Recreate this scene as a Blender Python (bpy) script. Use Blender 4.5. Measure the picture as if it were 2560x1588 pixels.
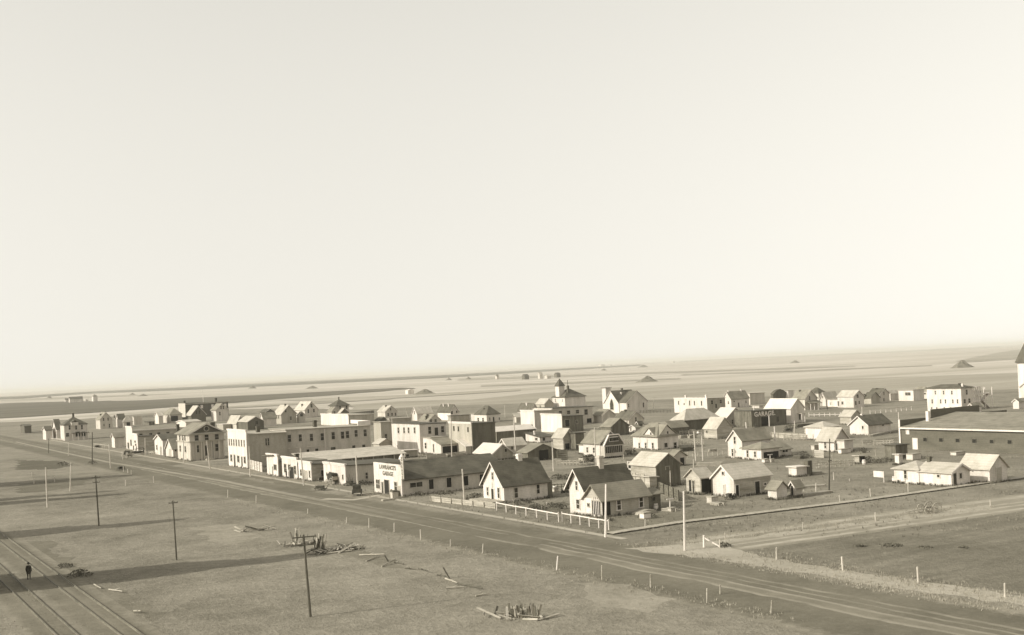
import bpy, bmesh, math, random
from math import sin, cos, tan, atan, atan2, radians, pi, hypot, sqrt
from mathutils import Vector, Matrix
rnd = random.Random(7)
for o in list(bpy.data.objects): bpy.data.objects.remove(o)
SC = bpy.context.scene
COL = SC.collection

# ------------------------------------------------------------------ camera
# World: X runs along the cross streets, Y along the main street (which leads away to the left).
# The camera looks out from the top of a grain elevator 20 m above the prairie.
FOC, CAMZ, PX, PY = 2850.0, 20.0, 1280.0, 918.7
ROLL = atan(.0475)
YAW = atan(1740 / FOC)
CR_, SR_ = cos(ROLL), sin(ROLL)
RIGHT = Vector((cos(YAW), -sin(YAW), 0)); VIEW = Vector((sin(YAW), cos(YAW), 0)); UP = Vector((0, 0, 1))
cam_d = bpy.data.cameras.new('camera'); cam = bpy.data.objects.new('camera', cam_d); COL.objects.link(cam)
cam_d.sensor_fit = 'HORIZONTAL'; cam_d.sensor_width = 36; cam_d.lens = 36 * FOC / 2560
cam_d.shift_y = (PY - 794) / 2560
cam_d.clip_start = .5; cam_d.clip_end = 200000
ax, ay = RIGHT * CR_ - UP * SR_, RIGHT * SR_ + UP * CR_
M = Matrix((ax, ay, -VIEW)).transposed().to_4x4(); M.translation = (0, 0, CAMZ)
cam.matrix_world = M
SC.camera = cam

# ------------------------------------------------------------------ light
SUN_EL, SUN_AZ = radians(28), radians(101)          # shadows run along (sin az, cos az)
HAZE = 1.05e-4
SKY = 0.12; SUNS = 5.0; EXPO = -0.08
sd = Vector((sin(SUN_AZ) * cos(SUN_EL), cos(SUN_AZ) * cos(SUN_EL), -sin(SUN_EL)))
w = bpy.data.worlds.new('World'); SC.world = w; w.use_nodes = True
nt = w.node_tree; nt.nodes.clear()
sky = nt.nodes.new('ShaderNodeTexSky'); sky.sky_type = 'NISHITA'; sky.sun_disc = False
sky.sun_elevation = SUN_EL; sky.sun_rotation = SUN_AZ + pi; sky.altitude = 500
sky.air_density = 1.0; sky.dust_density = 1.6; sky.ozone_density = 1.0
bw = nt.nodes.new('ShaderNodeRGBToBW')
pw = nt.nodes.new('ShaderNodeMath'); pw.operation = 'POWER'; pw.inputs[1].default_value = .7
ml = nt.nodes.new('ShaderNodeMath'); ml.operation = 'MULTIPLY'; ml.inputs[1].default_value = 3.5
tint = nt.nodes.new('ShaderNodeMix'); tint.data_type = 'RGBA'; tint.blend_type = 'MULTIPLY'; tint.inputs[0].default_value = 1
tint.inputs[7].default_value = (1.0, .972, .885, 1)
bg = nt.nodes.new('ShaderNodeBackground'); bg.inputs[1].default_value = SKY
out = nt.nodes.new('ShaderNodeOutputWorld')
geo = nt.nodes.new('ShaderNodeTexCoord'); sep = nt.nodes.new('ShaderNodeSeparateXYZ'); com = nt.nodes.new('ShaderNodeCombineXYZ')
zm = nt.nodes.new('ShaderNodeMath'); zm.operation = 'MULTIPLY_ADD'; zm.inputs[1].default_value = .75; zm.inputs[2].default_value = .18    # no dark band along the horizon
nt.links.new(geo.outputs['Generated'], sep.inputs[0]); nt.links.new(sep.outputs[0], com.inputs[0]); nt.links.new(sep.outputs[1], com.inputs[1])
sq = nt.nodes.new('ShaderNodeMath'); sq.operation = 'MULTIPLY'; nt.links.new(sep.outputs[2], sq.inputs[0]); nt.links.new(sep.outputs[2], sq.inputs[1])
nt.links.new(sq.outputs[0], zm.inputs[0]); nt.links.new(zm.outputs[0], com.inputs[2]); nt.links.new(com.outputs[0], sky.inputs[0])
nt.links.new(sky.outputs[0], bw.inputs[0]); nt.links.new(bw.outputs[0], pw.inputs[0]); nt.links.new(pw.outputs[0], ml.inputs[0])
nt.links.new(ml.outputs[0], tint.inputs[6]); nt.links.new(tint.outputs[2], bg.inputs[0]); nt.links.new(bg.outputs[0], out.inputs[0])
sl = bpy.data.lights.new('sun', 'SUN'); sl.energy = SUNS; sl.angle = radians(.5); sl.color = (1, .97, .895)
so = bpy.data.objects.new('sun', sl); COL.objects.link(so)
so.rotation_euler = sd.to_track_quat('-Z', 'Y').to_euler()
so.location = (0, 0, 60)
vs = SC.view_settings; vs.view_transform = 'Standard'; vs.look = 'None'; vs.exposure = EXPO; vs.gamma = 1; vs.use_curve_mapping = False

# ------------------------------------------------------------------ measuring: photograph pixel -> place
CROP = dict(A=(40, 960, 6.872), B=(340, 960, 6.872), C=(540, 1000, 5.805), D=(900, 980, 5.4), E=(1180, 940, 6.3), F=(1440, 940, 6.3),
            G=(1660, 940, 6.3), H=(1960, 940, 6.872), I=(2220, 840, 4.724), J=(1180, 1080, 5.816), K=(1400, 1080, 5.815),
            L=(1680, 1060, 6.3), M=(2000, 1040, 5.4), N=(2200, 1080, 6.772), O=(40, 1120, 5.4), P=(40, 1320, 6.3), Q=(380, 1260, 5.04),
            R=(680, 1280, 5.4), S=(900, 1360, 4.354), T=(1360, 1200, 4.2), U=(1700, 1220, 2.835), V=(780, 1150, 8.707),
            Y=(1860, 1000, 16.8), Z=(0, 0, 1))
def px(c, x, y):
    o = CROP[c]; return o[0] + x / o[2], o[1] + y / o[2]
def ray(u, y):
    du, dv = u - PX, PY - y
    return RIGHT * (du * CR_ + dv * SR_) + UP * (-du * SR_ + dv * CR_) + VIEW * FOC
def ground(u, y, z=0.):
    d = ray(u, y); t = (z - CAMZ) / d.z
    return Vector((d.x * t, d.y * t, z))
def gp(c, x, y, z=0.): return ground(*px(c, x, y), z)
def plane_x(u, y, X): d = ray(u, y); t = X / d.x; return Vector((X, d.y * t, CAMZ + d.z * t))
def plane_y(u, y, Y): d = ray(u, y); t = Y / d.y; return Vector((d.x * t, Y, CAMZ + d.z * t))
def along(p, dx, dy, u):
    """distance from p along (dx, dy) to reach image column u (at ground level)"""
    a = p.dot(RIGHT); b = RIGHT.x * dx + RIGHT.y * dy; c = p.dot(VIEW); d = VIEW.x * dx + VIEW.y * dy
    U = u - PX; h = p.z - CAMZ
    return (FOC * (a * CR_ - h * SR_) - U * c) / (U * d - FOC * b * CR_)
def height_at(p, y):
    """z of the point above p seen at image row y"""
    xr = p.dot(RIGHT); D = p.dot(VIEW)
    return CAMZ + ((PY - y) * D / FOC - xr * SR_) / CR_

# ------------------------------------------------------------------ materials (sepia print: one hue, many tones)
def tone(l):
    return (min(1, l * 1.07), l * .975, l * (.69 + .2 * min(1, l / .7)), 1)
def new_mat(name, rough=.85):
    m = bpy.data.materials.new(name); m.use_nodes = True
    n = m.node_tree; b = n.nodes['Principled BSDF']
    b.inputs['Roughness'].default_value = rough; b.inputs['Specular IOR Level'].default_value = .25
    return m, n, b
def node(n, t, **kw):
    x = n.nodes.new(t)
    for k, v in kw.items(): setattr(x, k, v)
    return x
def mapped(n, scale, src='Object', rnd_off=True):
    """object (or world) coordinates, scaled per axis, shifted by a random amount per object"""
    if src == 'World': co = node(n, 'ShaderNodeNewGeometry').outputs['Position']
    else: co = node(n, 'ShaderNodeTexCoord').outputs['Object']
    if rnd_off and src != 'World':
        oi = node(n, 'ShaderNodeObjectInfo'); a = node(n, 'ShaderNodeVectorMath', operation='MULTIPLY_ADD')
        cx = node(n, 'ShaderNodeCombineXYZ')
        m_ = node(n, 'ShaderNodeMath', operation='MULTIPLY'); m_.inputs[1].default_value = 47
        n.links.new(oi.outputs['Random'], m_.inputs[0])
        n.links.new(m_.outputs[0], cx.inputs[0]); n.links.new(m_.outputs[0], cx.inputs[1])
        a.inputs[1].default_value = (1, 1, 1); n.links.new(co, a.inputs[0]); n.links.new(cx.outputs[0], a.inputs[2]); co = a.outputs[0]
    mp = node(n, 'ShaderNodeVectorMath', operation='MULTIPLY'); mp.inputs[1].default_value = scale
    n.links.new(co, mp.inputs[0]); return mp.outputs[0]
def noise(n, vec, scale=1., detail=4., rough=.6):
    t = node(n, 'ShaderNodeTexNoise'); t.inputs['Scale'].default_value = scale; t.inputs['Detail'].default_value = detail
    t.inputs['Roughness'].default_value = rough; n.links.new(vec, t.inputs['Vector']); return t.outputs[0]
def remap(n, v, a, b, c=0., d=1.):
    r = node(n, 'ShaderNodeMapRange'); r.inputs[1].default_value = a; r.inputs[2].default_value = b
    r.inputs[3].default_value = c; r.inputs[4].default_value = d; n.links.new(v, r.inputs[0]); return r.outputs[0]
def mixc(n, f, a, b):
    x = node(n, 'ShaderNodeMix', data_type='RGBA')
    for i, v in ((0, f), (6, a), (7, b)):
        if isinstance(v, (tuple, float, int)): x.inputs[i].default_value = v
        else: n.links.new(v, x.inputs[i])
    return x.outputs[2]
def mathn(n, op, a, b=0.):
    x = node(n, 'ShaderNodeMath', operation=op)
    for i, v in ((0, a), (1, b)):
        if isinstance(v, (float, int)): x.inputs[i].default_value = v
        else: n.links.new(v, x.inputs[i])
    return x.outputs[0]
def bump(n, b, h, strength=.3, dist=.05):
    x = node(n, 'ShaderNodeBump'); x.inputs['Strength'].default_value = strength; x.inputs['Distance'].default_value = dist
    n.links.new(h, x.inputs['Height']); n.links.new(x.outputs[0], b.inputs['Normal'])
def surface(name, light, dark, fine=(2, 2, 2), streak=(.6, .6, .12), board=None, rough=.85, amount=1.):
    """painted or weathered boards: two tones, streaks, faint board lines (board = boards per metre, axis)"""
    m, n, b = new_mat(name, rough)
    f1 = remap(n, noise(n, mapped(n, streak), 1, 5, .65), .38, .68)
    c = mixc(n, mathn(n, 'MULTIPLY', f1, amount), tone(light), tone(dark))
    f2 = remap(n, noise(n, mapped(n, fine), 1.5, 4, .7), .3, .75, -.12, .12)
    oi = node(n, 'ShaderNodeObjectInfo'); r = remap(n, oi.outputs['Random'], 0, 1, .93, 1.07)
    g = mathn(n, 'ADD', r, f2)
    if board:
        wv = node(n, 'ShaderNodeTexWave', bands_direction=board[1], wave_profile='SAW'); wv.inputs['Scale'].default_value = board[0] * .314159
        wv.inputs['Distortion'].default_value = .25; wv.inputs['Detail'].default_value = 1
        n.links.new(mapped(n, (1, 1, 1), rnd_off=False), wv.inputs['Vector'])
        g = mathn(n, 'ADD', g, remap(n, wv.outputs['Fac'], 0, 1, -.10, .06)); bump(n, b, wv.outputs['Fac'], .25, .03)
    x = node(n, 'ShaderNodeMix', data_type='RGBA', blend_type='MULTIPLY'); x.inputs[0].default_value = 1
    n.links.new(c, x.inputs[6]); cb = node(n, 'ShaderNodeCombineColor')
    for i in range(3): n.links.new(g, cb.inputs[i])
    n.links.new(cb.outputs[0], x.inputs[7]); n.links.new(x.outputs[2], b.inputs['Base Color'])
    return m
MT = {}
MT['white'] = surface('white_paint', .62, .40, board=(4, 'Z'), amount=.75)
MT['white2'] = surface('chalky_white_paint', .58, .38, board=(4, 'Z'), amount=.8)
MT['cream'] = surface('dull_cream_paint', .50, .37, board=(4, 'Z'))
MT['grey'] = surface('grey_paint', .38, .28, board=(4, 'Z'))
MT['board'] = surface('weathered_boards', .42, .24, streak=(.25, .25, 1.6), board=(3.5, 'Z'))
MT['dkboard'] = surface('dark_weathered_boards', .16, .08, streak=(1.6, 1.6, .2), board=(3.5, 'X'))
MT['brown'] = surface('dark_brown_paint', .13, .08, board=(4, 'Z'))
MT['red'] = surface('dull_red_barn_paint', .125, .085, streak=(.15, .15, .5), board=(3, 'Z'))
MT['brick'] = surface('brick', .10, .06, fine=(5, 5, 12))
MT['trim'] = surface('white_trim', .62, .48, amount=.5)
MT['shingle'] = surface('dark_shingles', .115, .065, fine=(4, 4, 9), streak=(.5, .5, .5), board=(4, 'Z'))
MT['shingle2'] = surface('weathered_shingles', .23, .15, fine=(4, 4, 9), streak=(.5, .5, .5), board=(4, 'Z'))
MT['pale'] = surface('pale_weathered_roof', .44, .32, fine=(3, 3, 6), streak=(.6, .6, .3), board=(3, 'Z'))
MT['bright'] = surface('bright_new_roof', .56, .42, fine=(3, 3, 6), streak=(.5, .5, .3), amount=.6)
MT['tar'] = surface('tarred_roof', .10, .06, streak=(.3, .3, .3))
MT['gravel'] = surface('gravelled_flat_roof', .36, .25, streak=(.15, .15, .15))
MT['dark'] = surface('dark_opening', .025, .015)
MT['door'] = surface('dark_door', .07, .04)
MT['pole'] = surface('weathered_pole', .50, .34, streak=(3, 3, .4))
MT['dkpole'] = surface('dark_creosoted_pole', .10, .06, streak=(3, 3, .4))
MT['plank'] = surface('bleached_planks', .38, .24, streak=(1.5, 1.5, 1.5))
MT['dkplank'] = surface('dark_rotten_planks', .12, .06, streak=(1.5, 1.5, 1.5))
MT['iron'] = surface('dull_iron', .06, .035, rough=.6)
MT['rail'] = surface('worn_rail_steel', .17, .09, rough=.6)
MT['hay'] = surface('weathered_straw', .22, .13, fine=(2, 2, 4), streak=(.4, .4, .8))
MT['cloth'] = surface('dark_cloth', .05, .03)
MT['skin'] = surface('skin', .42, .36)
MT['canvas'] = surface('black_canvas', .05, .03)
MT['leaf'] = surface('dry_shrub', .13, .06, fine=(6, 6, 6))
MT['letter'] = surface('dark_lettering', .16, .11)
MT['pale_letter'] = surface('pale_lettering', .62, .5)
mg, ng, bgl = new_mat('window_glass', .18); bgl.inputs['Base Color'].default_value = tone(.025)
ng.links.new(mixc(ng, remap(ng, noise(ng, mapped(ng, (1, 1, 1)), .7, 2), .35, .7), tone(.02), tone(.075)), bgl.inputs['Base Color'])
MT['glass'] = mg

# ------------------------------------------------------------------ mesh helpers
class MB:
    def __init__(s): s.v, s.f, s.m = [], [], []
    def add(s, vs_, fs, mi=0):
        k = len(s.v); s.v += [tuple(v) for v in vs_]; s.f += [tuple(i + k for i in f) for f in fs]; s.m += [mi] * len(fs); return s
    def box(s, a, b, mi=0):
        x0, y0, z0 = a; x1, y1, z1 = b
        return s.add([(x0, y0, z0), (x1, y0, z0), (x1, y1, z0), (x0, y1, z0), (x0, y0, z1), (x1, y0, z1), (x1, y1, z1), (x0, y1, z1)],
                     [(0, 3, 2, 1), (4, 5, 6, 7), (0, 1, 5, 4), (1, 2, 6, 5), (2, 3, 7, 6), (3, 0, 4, 7)], mi)
    def prism(s, prof, axis, a, b, mi=0):
        """extrude a closed profile; axis 'x': profile is (y, z); axis 'y': profile is (x, z); axis 'z': profile is (x, y)"""
        n = len(prof)
        mk = {'x': lambda t, p: (t, p[0], p[1]), 'y': lambda t, p: (p[0], t, p[1]), 'z': lambda t, p: (p[0], p[1], t)}[axis]
        return s.add([mk(a, p) for p in prof] + [mk(b, p) for p in prof],
                     [tuple(range(n))[::-1], tuple(range(n, 2 * n))] + [(i, (i + 1) % n, n + (i + 1) % n, n + i) for i in range(n)], mi)
    def bar(s, p, q, r0, r1=None, n=6, mi=0):
        p, q = Vector(p), Vector(q); r1 = r0 if r1 is None else r1
        d = (q - p).normalized(); e = d.orthogonal().normalized(); g = d.cross(e)
        vs_ = [P + (e * cos(t) + g * sin(t)) * R for P, R in ((p, r0), (q, r1)) for t in [2 * pi * i / n for i in range(n)]]
        return s.add(vs_, [tuple(range(n))[::-1], tuple(range(n, 2 * n))] + [(i, (i + 1) % n, n + (i + 1) % n, n + i) for i in range(n)], mi)
    def plank(s, p, q, wd, th, roll=0., mi=0):
        p, q = Vector(p), Vector(q); d = (q - p).normalized()
        e = d.cross(Vector((0, 0, 1)));  e = e.normalized() if e.length > .1 else Vector((1, 0, 0))
        g = e.cross(d); e, g = e * cos(roll) + g * sin(roll), g * cos(roll) - e * sin(roll)
        vs_ = [P + e * (a * wd / 2) + g * (b * th / 2) for P in (p, q) for a, b in ((-1, -1), (1, -1), (1, 1), (-1, 1))]
        return s.add(vs_, [(0, 1, 2, 3)[::-1], (4, 5, 6, 7), (0, 1, 5, 4), (1, 2, 6, 5), (2, 3, 7, 6), (3, 0, 4, 7)], mi)
    def ring(s, c, R, r, axis, n=14, mi=0):
        """a wheel rim: flat ring of section r around axis vector"""
        c = Vector(c); a = Vector(axis).normalized(); e = a.orthogonal().normalized(); g = a.cross(e)
        vs_ = []
        for i in range(n):
            t = 2 * pi * i / n; d = e * cos(t) + g * sin(t)
            vs_ += [c + d * (R + r) - a * r, c + d * (R + r) + a * r, c + d * (R - r) + a * r, c + d * (R - r) - a * r]
        fs = []
        for i in range(n):
            j = (i + 1) % n
            for k in range(4): fs.append((4 * i + k, 4 * i + (k + 1) % 4, 4 * j + (k + 1) % 4, 4 * j + k))
        return s.add(vs_, fs, mi)
    def build(s, name, mats, parent=None, loc=(0, 0, 0), smooth=False):
        me = bpy.data.meshes.new(name); me.from_pydata(s.v, [], s.f)
        for m_ in (mats if isinstance(mats, (list, tuple)) else [mats]): me.materials.append(MT[m_] if isinstance(m_, str) else m_)
        for p, mi in zip(me.polygons, s.m): p.material_index = mi; p.use_smooth = smooth
        b = bmesh.new(); b.from_mesh(me); bmesh.ops.recalc_face_normals(b, faces=b.faces); b.to_mesh(me); b.free()
        o = bpy.data.objects.new(name, me); COL.objects.link(o); o.location = loc
        if parent: o.parent = parent
        return o
def tag(o, label=None, cat=None, group=None, kind=None):
    for k, v in (('label', label), ('category', cat), ('group', group), ('kind', kind)):
        if v: o[k] = v
    return o
def thing(name, label, cat, loc, group=None, rz=0.):
    o = bpy.data.objects.new(name, None); COL.objects.link(o); o.location = loc; o.rotation_euler.z = rz
    o.empty_display_size = .5
    return tag(o, label, cat, group)
def copy_tree(o, parent=None):
    c = o.copy(); COL.objects.link(c)
    if parent: c.parent = parent
    for ch in [k for k in bpy.data.objects if k.parent == o]: copy_tree(ch, c)
    return c

# ------------------------------------------------------------------ ground materials and sheets
def grass_nodes(n, lo=.15, hi=.27, big=.03):
    p = mapped(n, (1, 1, 1), 'World')
    a = remap(n, noise(n, p, big, 4, .6), .35, .66)
    b_ = remap(n, noise(n, p, .17, 6, .72), .34, .66)
    c = remap(n, noise(n, p, 3.2, 3, .7), .3, .75)
    d_ = remap(n, noise(n, p, 1.1, 5, .75), .42, .62)
    f = mathn(n, 'ADD', mathn(n, 'MULTIPLY', a, .3), mathn(n, 'ADD', mathn(n, 'MULTIPLY', b_, .36), mathn(n, 'ADD', mathn(n, 'MULTIPLY', c, .16), mathn(n, 'MULTIPLY', d_, .2))))
    return mixc(n, f, tone(lo), tone(hi)), f
def ground_mat(name, lo, hi, big=.03, stripes=None, bumps=.5):
    m, n, b = new_mat(name, .95); b.inputs['Specular IOR Level'].default_value = .05
    col, f = grass_nodes(n, lo, hi, big)
    if stripes:                                        # furrows or drill rows: (direction vector scale, contrast)
        sc, k = stripes
        s_ = remap(n, noise(n, mapped(n, sc, 'World'), 1, 3, .6), .35, .65)
        col = mixc(n, mathn(n, 'MULTIPLY', s_, k), col, tone(lo * .75))
    bump(n, b, f, bumps, .25); n.links.new(col, b.inputs['Base Color']); return m
def road_mat(name, lo, hi, ruts, edge=.16, glo=.12, ghi=.3, start=0., stop=0.):
    """earth road; UV x runs 0..1 across, y in metres along; ruts = (position, half width, tone)"""
    m, n, b = new_mat(name, .95); b.inputs['Specular IOR Level'].default_value = .05
    uv = node(n, 'ShaderNodeTexCoord').outputs['UV']; sp = node(n, 'ShaderNodeSeparateXYZ'); n.links.new(uv, sp.inputs[0])
    wp = mapped(n, (1, 1, 1), 'World')
    u = mathn(n, 'ADD', sp.outputs[0], remap(n, noise(n, wp, .11, 3), .3, .7, -.022, .022))
    col, _f = grass_nodes(n, lo, hi, .05)
    br = remap(n, noise(n, wp, .22, 4, .7), .3, .62)
    for pos, hw, tn in ruts:
        d = mathn(n, 'ABSOLUTE', mathn(n, 'SUBTRACT', u, pos))
        col = mixc(n, mathn(n, 'MULTIPLY', remap(n, d, hw, hw * .4), br), col, tone(tn))
    gcol, gf = grass_nodes(n, glo, ghi)
    ue = mathn(n, 'ADD', sp.outputs[0], remap(n, noise(n, wp, .5, 5, .7), .25, .75, -.09, .09))
    ed = mathn(n, 'MINIMUM', ue, mathn(n, 'SUBTRACT', 1., ue))
    col = mixc(n, remap(n, ed, edge * .35, edge), gcol, col)
    if start:                                          # the first metres run out into the darker earth of the main street
        run = mathn(n, 'ADD', sp.outputs[1], remap(n, noise(n, wp, .35, 4, .7), .25, .75, -4, 4))
        col = mixc(n, remap(n, run, start * .3, start), grass_nodes(n, .095, .19, .05)[0], col)
    if stop:                                           # and the last metres die out again
        col = mixc(n, remap(n, mathn(n, 'ADD', sp.outputs[1], remap(n, noise(n, wp, .2, 4, .7), .25, .75, -10, 10)), stop - 70, stop), col, grass_nodes(n, .095, .19, .05)[0])
    bump(n, b, gf, .4, .2); n.links.new(col, b.inputs['Base Color']); return m
def sheet(name, pts, mat, z, jit=.0, step=4., label=None):
    """a flat patch of ground with an uneven edge"""
    P = []
    for i, a in enumerate(pts):
        b = pts[(i + 1) % len(pts)]; d = Vector((b[0] - a[0], b[1] - a[1])); k = max(1, min(60, int(d.length / step)))
        for j in range(k):
            t = j / k; q = Vector((a[0], a[1])) + d * t
            if j: q += Vector((d.y, -d.x)).normalized() * rnd.uniform(-jit, jit)
            P.append((q.x, q.y, 0))
    me = bpy.data.meshes.new(name); b = bmesh.new(); vs_ = [b.verts.new(p) for p in P]
    es = [b.edges.new((vs_[i], vs_[(i + 1) % len(vs_)])) for i in range(len(vs_))]
    bmesh.ops.triangle_fill(b, edges=es, use_beauty=True, normal=(0, 0, 1)); b.to_mesh(me); b.free()
    for p in me.polygons:
        if p.normal.z < 0: p.flip()
    me.materials.append(mat); o = bpy.data.objects.new(name, me); COL.objects.link(o); o.location.z = z
    return tag(o, label=label, kind='structure')
def strip(name, line, width, mat, z, label=None):
    """a road: centre line points, width; UV across / along"""
    v, f, uv = [], [], []; run = 0.
    pts = []
    for i in range(len(line) - 1):
        a, b = Vector(line[i][:2]), Vector(line[i + 1][:2]); k = max(1, int((b - a).length / 6))
        pts += [a + (b - a) * (j / k) for j in range(k)]
    pts.append(Vector(line[-1][:2]))
    for i, p in enumerate(pts):
        d = (pts[min(i + 1, len(pts) - 1)] - pts[max(i - 1, 0)]).normalized(); nrm = Vector((d.y, -d.x)); run += (p - pts[i - 1]).length if i else 0
        for s_ in (0, 1): v.append((*(p + nrm * (width * (s_ - .5))), 0)); uv.append((s_, run))
    for i in range(len(pts) - 1): f.append((2 * i, 2 * i + 1, 2 * i + 3, 2 * i + 2))
    me = bpy.data.meshes.new(name); me.from_pydata(v, [], f); ul = me.uv_layers.new(name='UVMap')
    for p in me.polygons:
        for li in p.loop_indices: ul.data[li].uv = uv[me.loops[li].vertex_index]
    for p in me.polygons:
        if p.normal.z < 0: p.flip()
    me.materials.append(mat); o = bpy.data.objects.new(name, me); COL.objects.link(o); o.location.z = z
    return tag(o, label=label, kind='structure')
def w2(l): return [ground(*p)[:2] for p in l]

m_stub = ground_mat('stubble', .40, .60, .0016, ((.0009, .009, 0), .9), .1)
m_town = ground_mat('town_grass', .105, .32, .03, None, 1.)
m_plough = ground_mat('ploughed_earth', .10, .19, .006, ((.003, .03, 0), .7), .2)
m_fallow = ground_mat('fallow', .25, .42, .006, ((.002, .02, 0), .5), .2)
m_garden = ground_mat('turned_garden_earth', .11, .27, .09, ((.05, .55, 0), .35), 1.)
m_road = road_mat('earth_road', .095, .19, [(.44, .022, .33), (.535, .02, .33), (.485, .07, .20), (.70, .02, .24), (.62, .015, .24)], .12)
m_cross = road_mat('side_road', .17, .30, [(.2, .1, .36), (.5, .05, .32), (.66, .05, .34), (.85, .06, .38)], edge=.08, start=9.)
m_track = road_mat('worn_wheel_track', .22, .36, [(.32, .09, .37), (.68, .09, .37)], .5, .10, .19, stop=352.)
m_path = road_mat('trodden_path', .30, .40, [], .3)
m_ballast = road_mat('cinder_ballast', .10, .22, [(.5, .12, .2)], .2)
R60 = 60000
prairie = sheet('ground', [(-R60, -R60), (R60, -R60), (R60, R60), (-R60, R60)], m_stub, -.6, label='pale stubble prairie reaching to the horizon')
top = w2([(-260, 1066), (52, 1054), (200, 1048), (360, 1034), (560, 1024), (720, 1021), (900, 1024), (1180, 1012), (1600, 1000), (2220, 983), (2900, 962)])
sheet('town_ground', [(-200, -120), (420, -120)] + top[::-1] + [(-200, top[0][1] - 60)], m_town, 0, 1.5, 9, 'rough dry grass around the town')
def far_field(pxs, mat, z, label): return sheet('field', w2(pxs), mat, z, 9, 45, label)
far_field([(-200, 1018), (52, 1006), (360, 1000), (660, 986), (1000, 969), (1040, 971), (660, 1000), (360, 1022), (52, 1042), (-200, 1055)], m_plough, -.25, 'wide dark ploughed field behind the left of town')
far_field([(-200, 1000), (60, 990), (220, 979), (487, 967), (1100, 938), (1600, 911), (1600, 914), (1100, 945), (487, 974), (220, 984), (60, 996), (-200, 1006)], m_plough, -.3, 'thin dark field strip near the horizon')
far_field([(850, 1013), (1000, 1002), (1180, 998), (1420, 975), (1516, 969), (1760, 957), (2220, 943), (2900, 918), (2900, 975), (2220, 988), (1760, 996), (1500, 1010), (1180, 1018), (900, 1030)], m_fallow, -.2, 'grey fallow field behind the church and school')
far_field([(1150, 946), (1500, 934), (2140, 913.5), (2140, 916), (1500, 938), (1150, 951)], m_fallow, -.3, 'narrow grey strip crossing the stubble')
far_field([(2395, 903), (2480, 884), (2560, 872), (2760, 858), (2760, 882), (2560, 896), (2440, 904)], m_fallow, -.3, 'grey wedge of field by the church tower')
far_field([(1700, 903), (2220, 879.5), (2500, 866), (2500, 868), (2220, 882), (1700, 905)], m_fallow, -.35, 'hair-thin grey field edge far away on the right')
far_field([(700, 1000), (1040, 985), (1300, 972), (1300, 976), (1040, 992), (800, 1003)], m_fallow, -.32, 'pale grey band of stubble behind the middle of town')

far_field([(0, 999), (200, 991), (420, 984), (420, 986.5), (200, 995), (0, 1003)], m_fallow, -.34, 'faint grey strip above the wide dark field')
far_field([(520, 962), (900, 946), (1180, 934), (1180, 935.5), (900, 949), (520, 965.5)], m_fallow, -.36, 'faint grey strip below the thin dark horizon strip')
far_field([(1700, 935), (2000, 925), (2330, 912), (2330, 914), (2000, 928), (1700, 938)], m_fallow, -.36, 'faint grey strip left of the largest straw stack')
far_field([(560, 1016), (760, 1006), (980, 994), (980, 996.5), (760, 1010), (560, 1020)], m_fallow, -.28, 'faint grey strip behind the far row of houses')
far_field([(1200, 962), (1400, 955), (1700, 944), (1700, 947), (1400, 959), (1200, 966)], m_fallow, -.33, 'faint grey strip above the church')
strip('road', [(67.9, -60), (67.9, 130), (66.8, 190), (66.0, 300), (65.2, 440), (63, 760)], 16.5, m_road, .004, 'rutted earth main street')
strip('side_road', [(73.5, 94.3), (78, 94), (112, 91.2), (150, 87.8), (320, 72)], 11.5, m_cross, .008, 'earth side street in the right foreground')
a, b = gp('B', 1000, 1480), gp('B', 1560, 1275)
strip('side_road', [(73, b.y - 3), (b.x - 8, b.y - 2), (b.x + 160, b.y - 6)], 12, m_cross, .008, 'earth side street beside the pillared bank')
strip('wheel_track', w2([(40, 1105), (150, 1130), (273, 1156), (420, 1180), (560, 1203), (700, 1231), (800, 1250), (950, 1281), (1080, 1309), (1200, 1334), (1360, 1359)]), 2.9, m_track, .010, 'broad pale wheel track along the main street')
strip('path', [(77.3, 104), (77.4, 130), (77.6, 300), (78, 480)], 1.6, m_path, .012, 'pale trodden path beside the street fronts')
strip('path', [gp('V', 250, 850)[:2], gp('V', 900, 870)[:2], gp('V', 1500, 760)[:2]], 2.6, m_path, .016, 'pale wheel track curving to the garage door')
strip('railway_bed', [(20.2, -60), (20.2, 700)], 5.5, m_ballast, .006, 'cinder bed of the main railway track')
strip('railway_bed', [(15.8, -60), (15.8, 700)], 4.2, m_ballast, .01, 'cinder bed of the siding')
sheet('ploughed_plot', w2([(1806, 1358), (2188, 1307), (2476, 1270), (2900, 1208), (3200, 1600), (2560, 1484), (2330, 1458), (2158, 1428), (2000, 1400), (1876, 1377)]), m_garden, .006, .5, 2, 'dark turned earth plot in the right foreground')
sheet('verge', w2([(1560, 1372), (1800, 1352), (2188, 1300), (2476, 1262), (2476, 1272), (2188, 1308), (1806, 1360), (1900, 1392), (2158, 1434), (2560, 1490), (2560, 1515), (2100, 1450), (1800, 1400)]), ground_mat('tall_dry_grass', .24, .40, .12), .009, .5, 1.5, 'pale tall dry grass round the plot')
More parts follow.
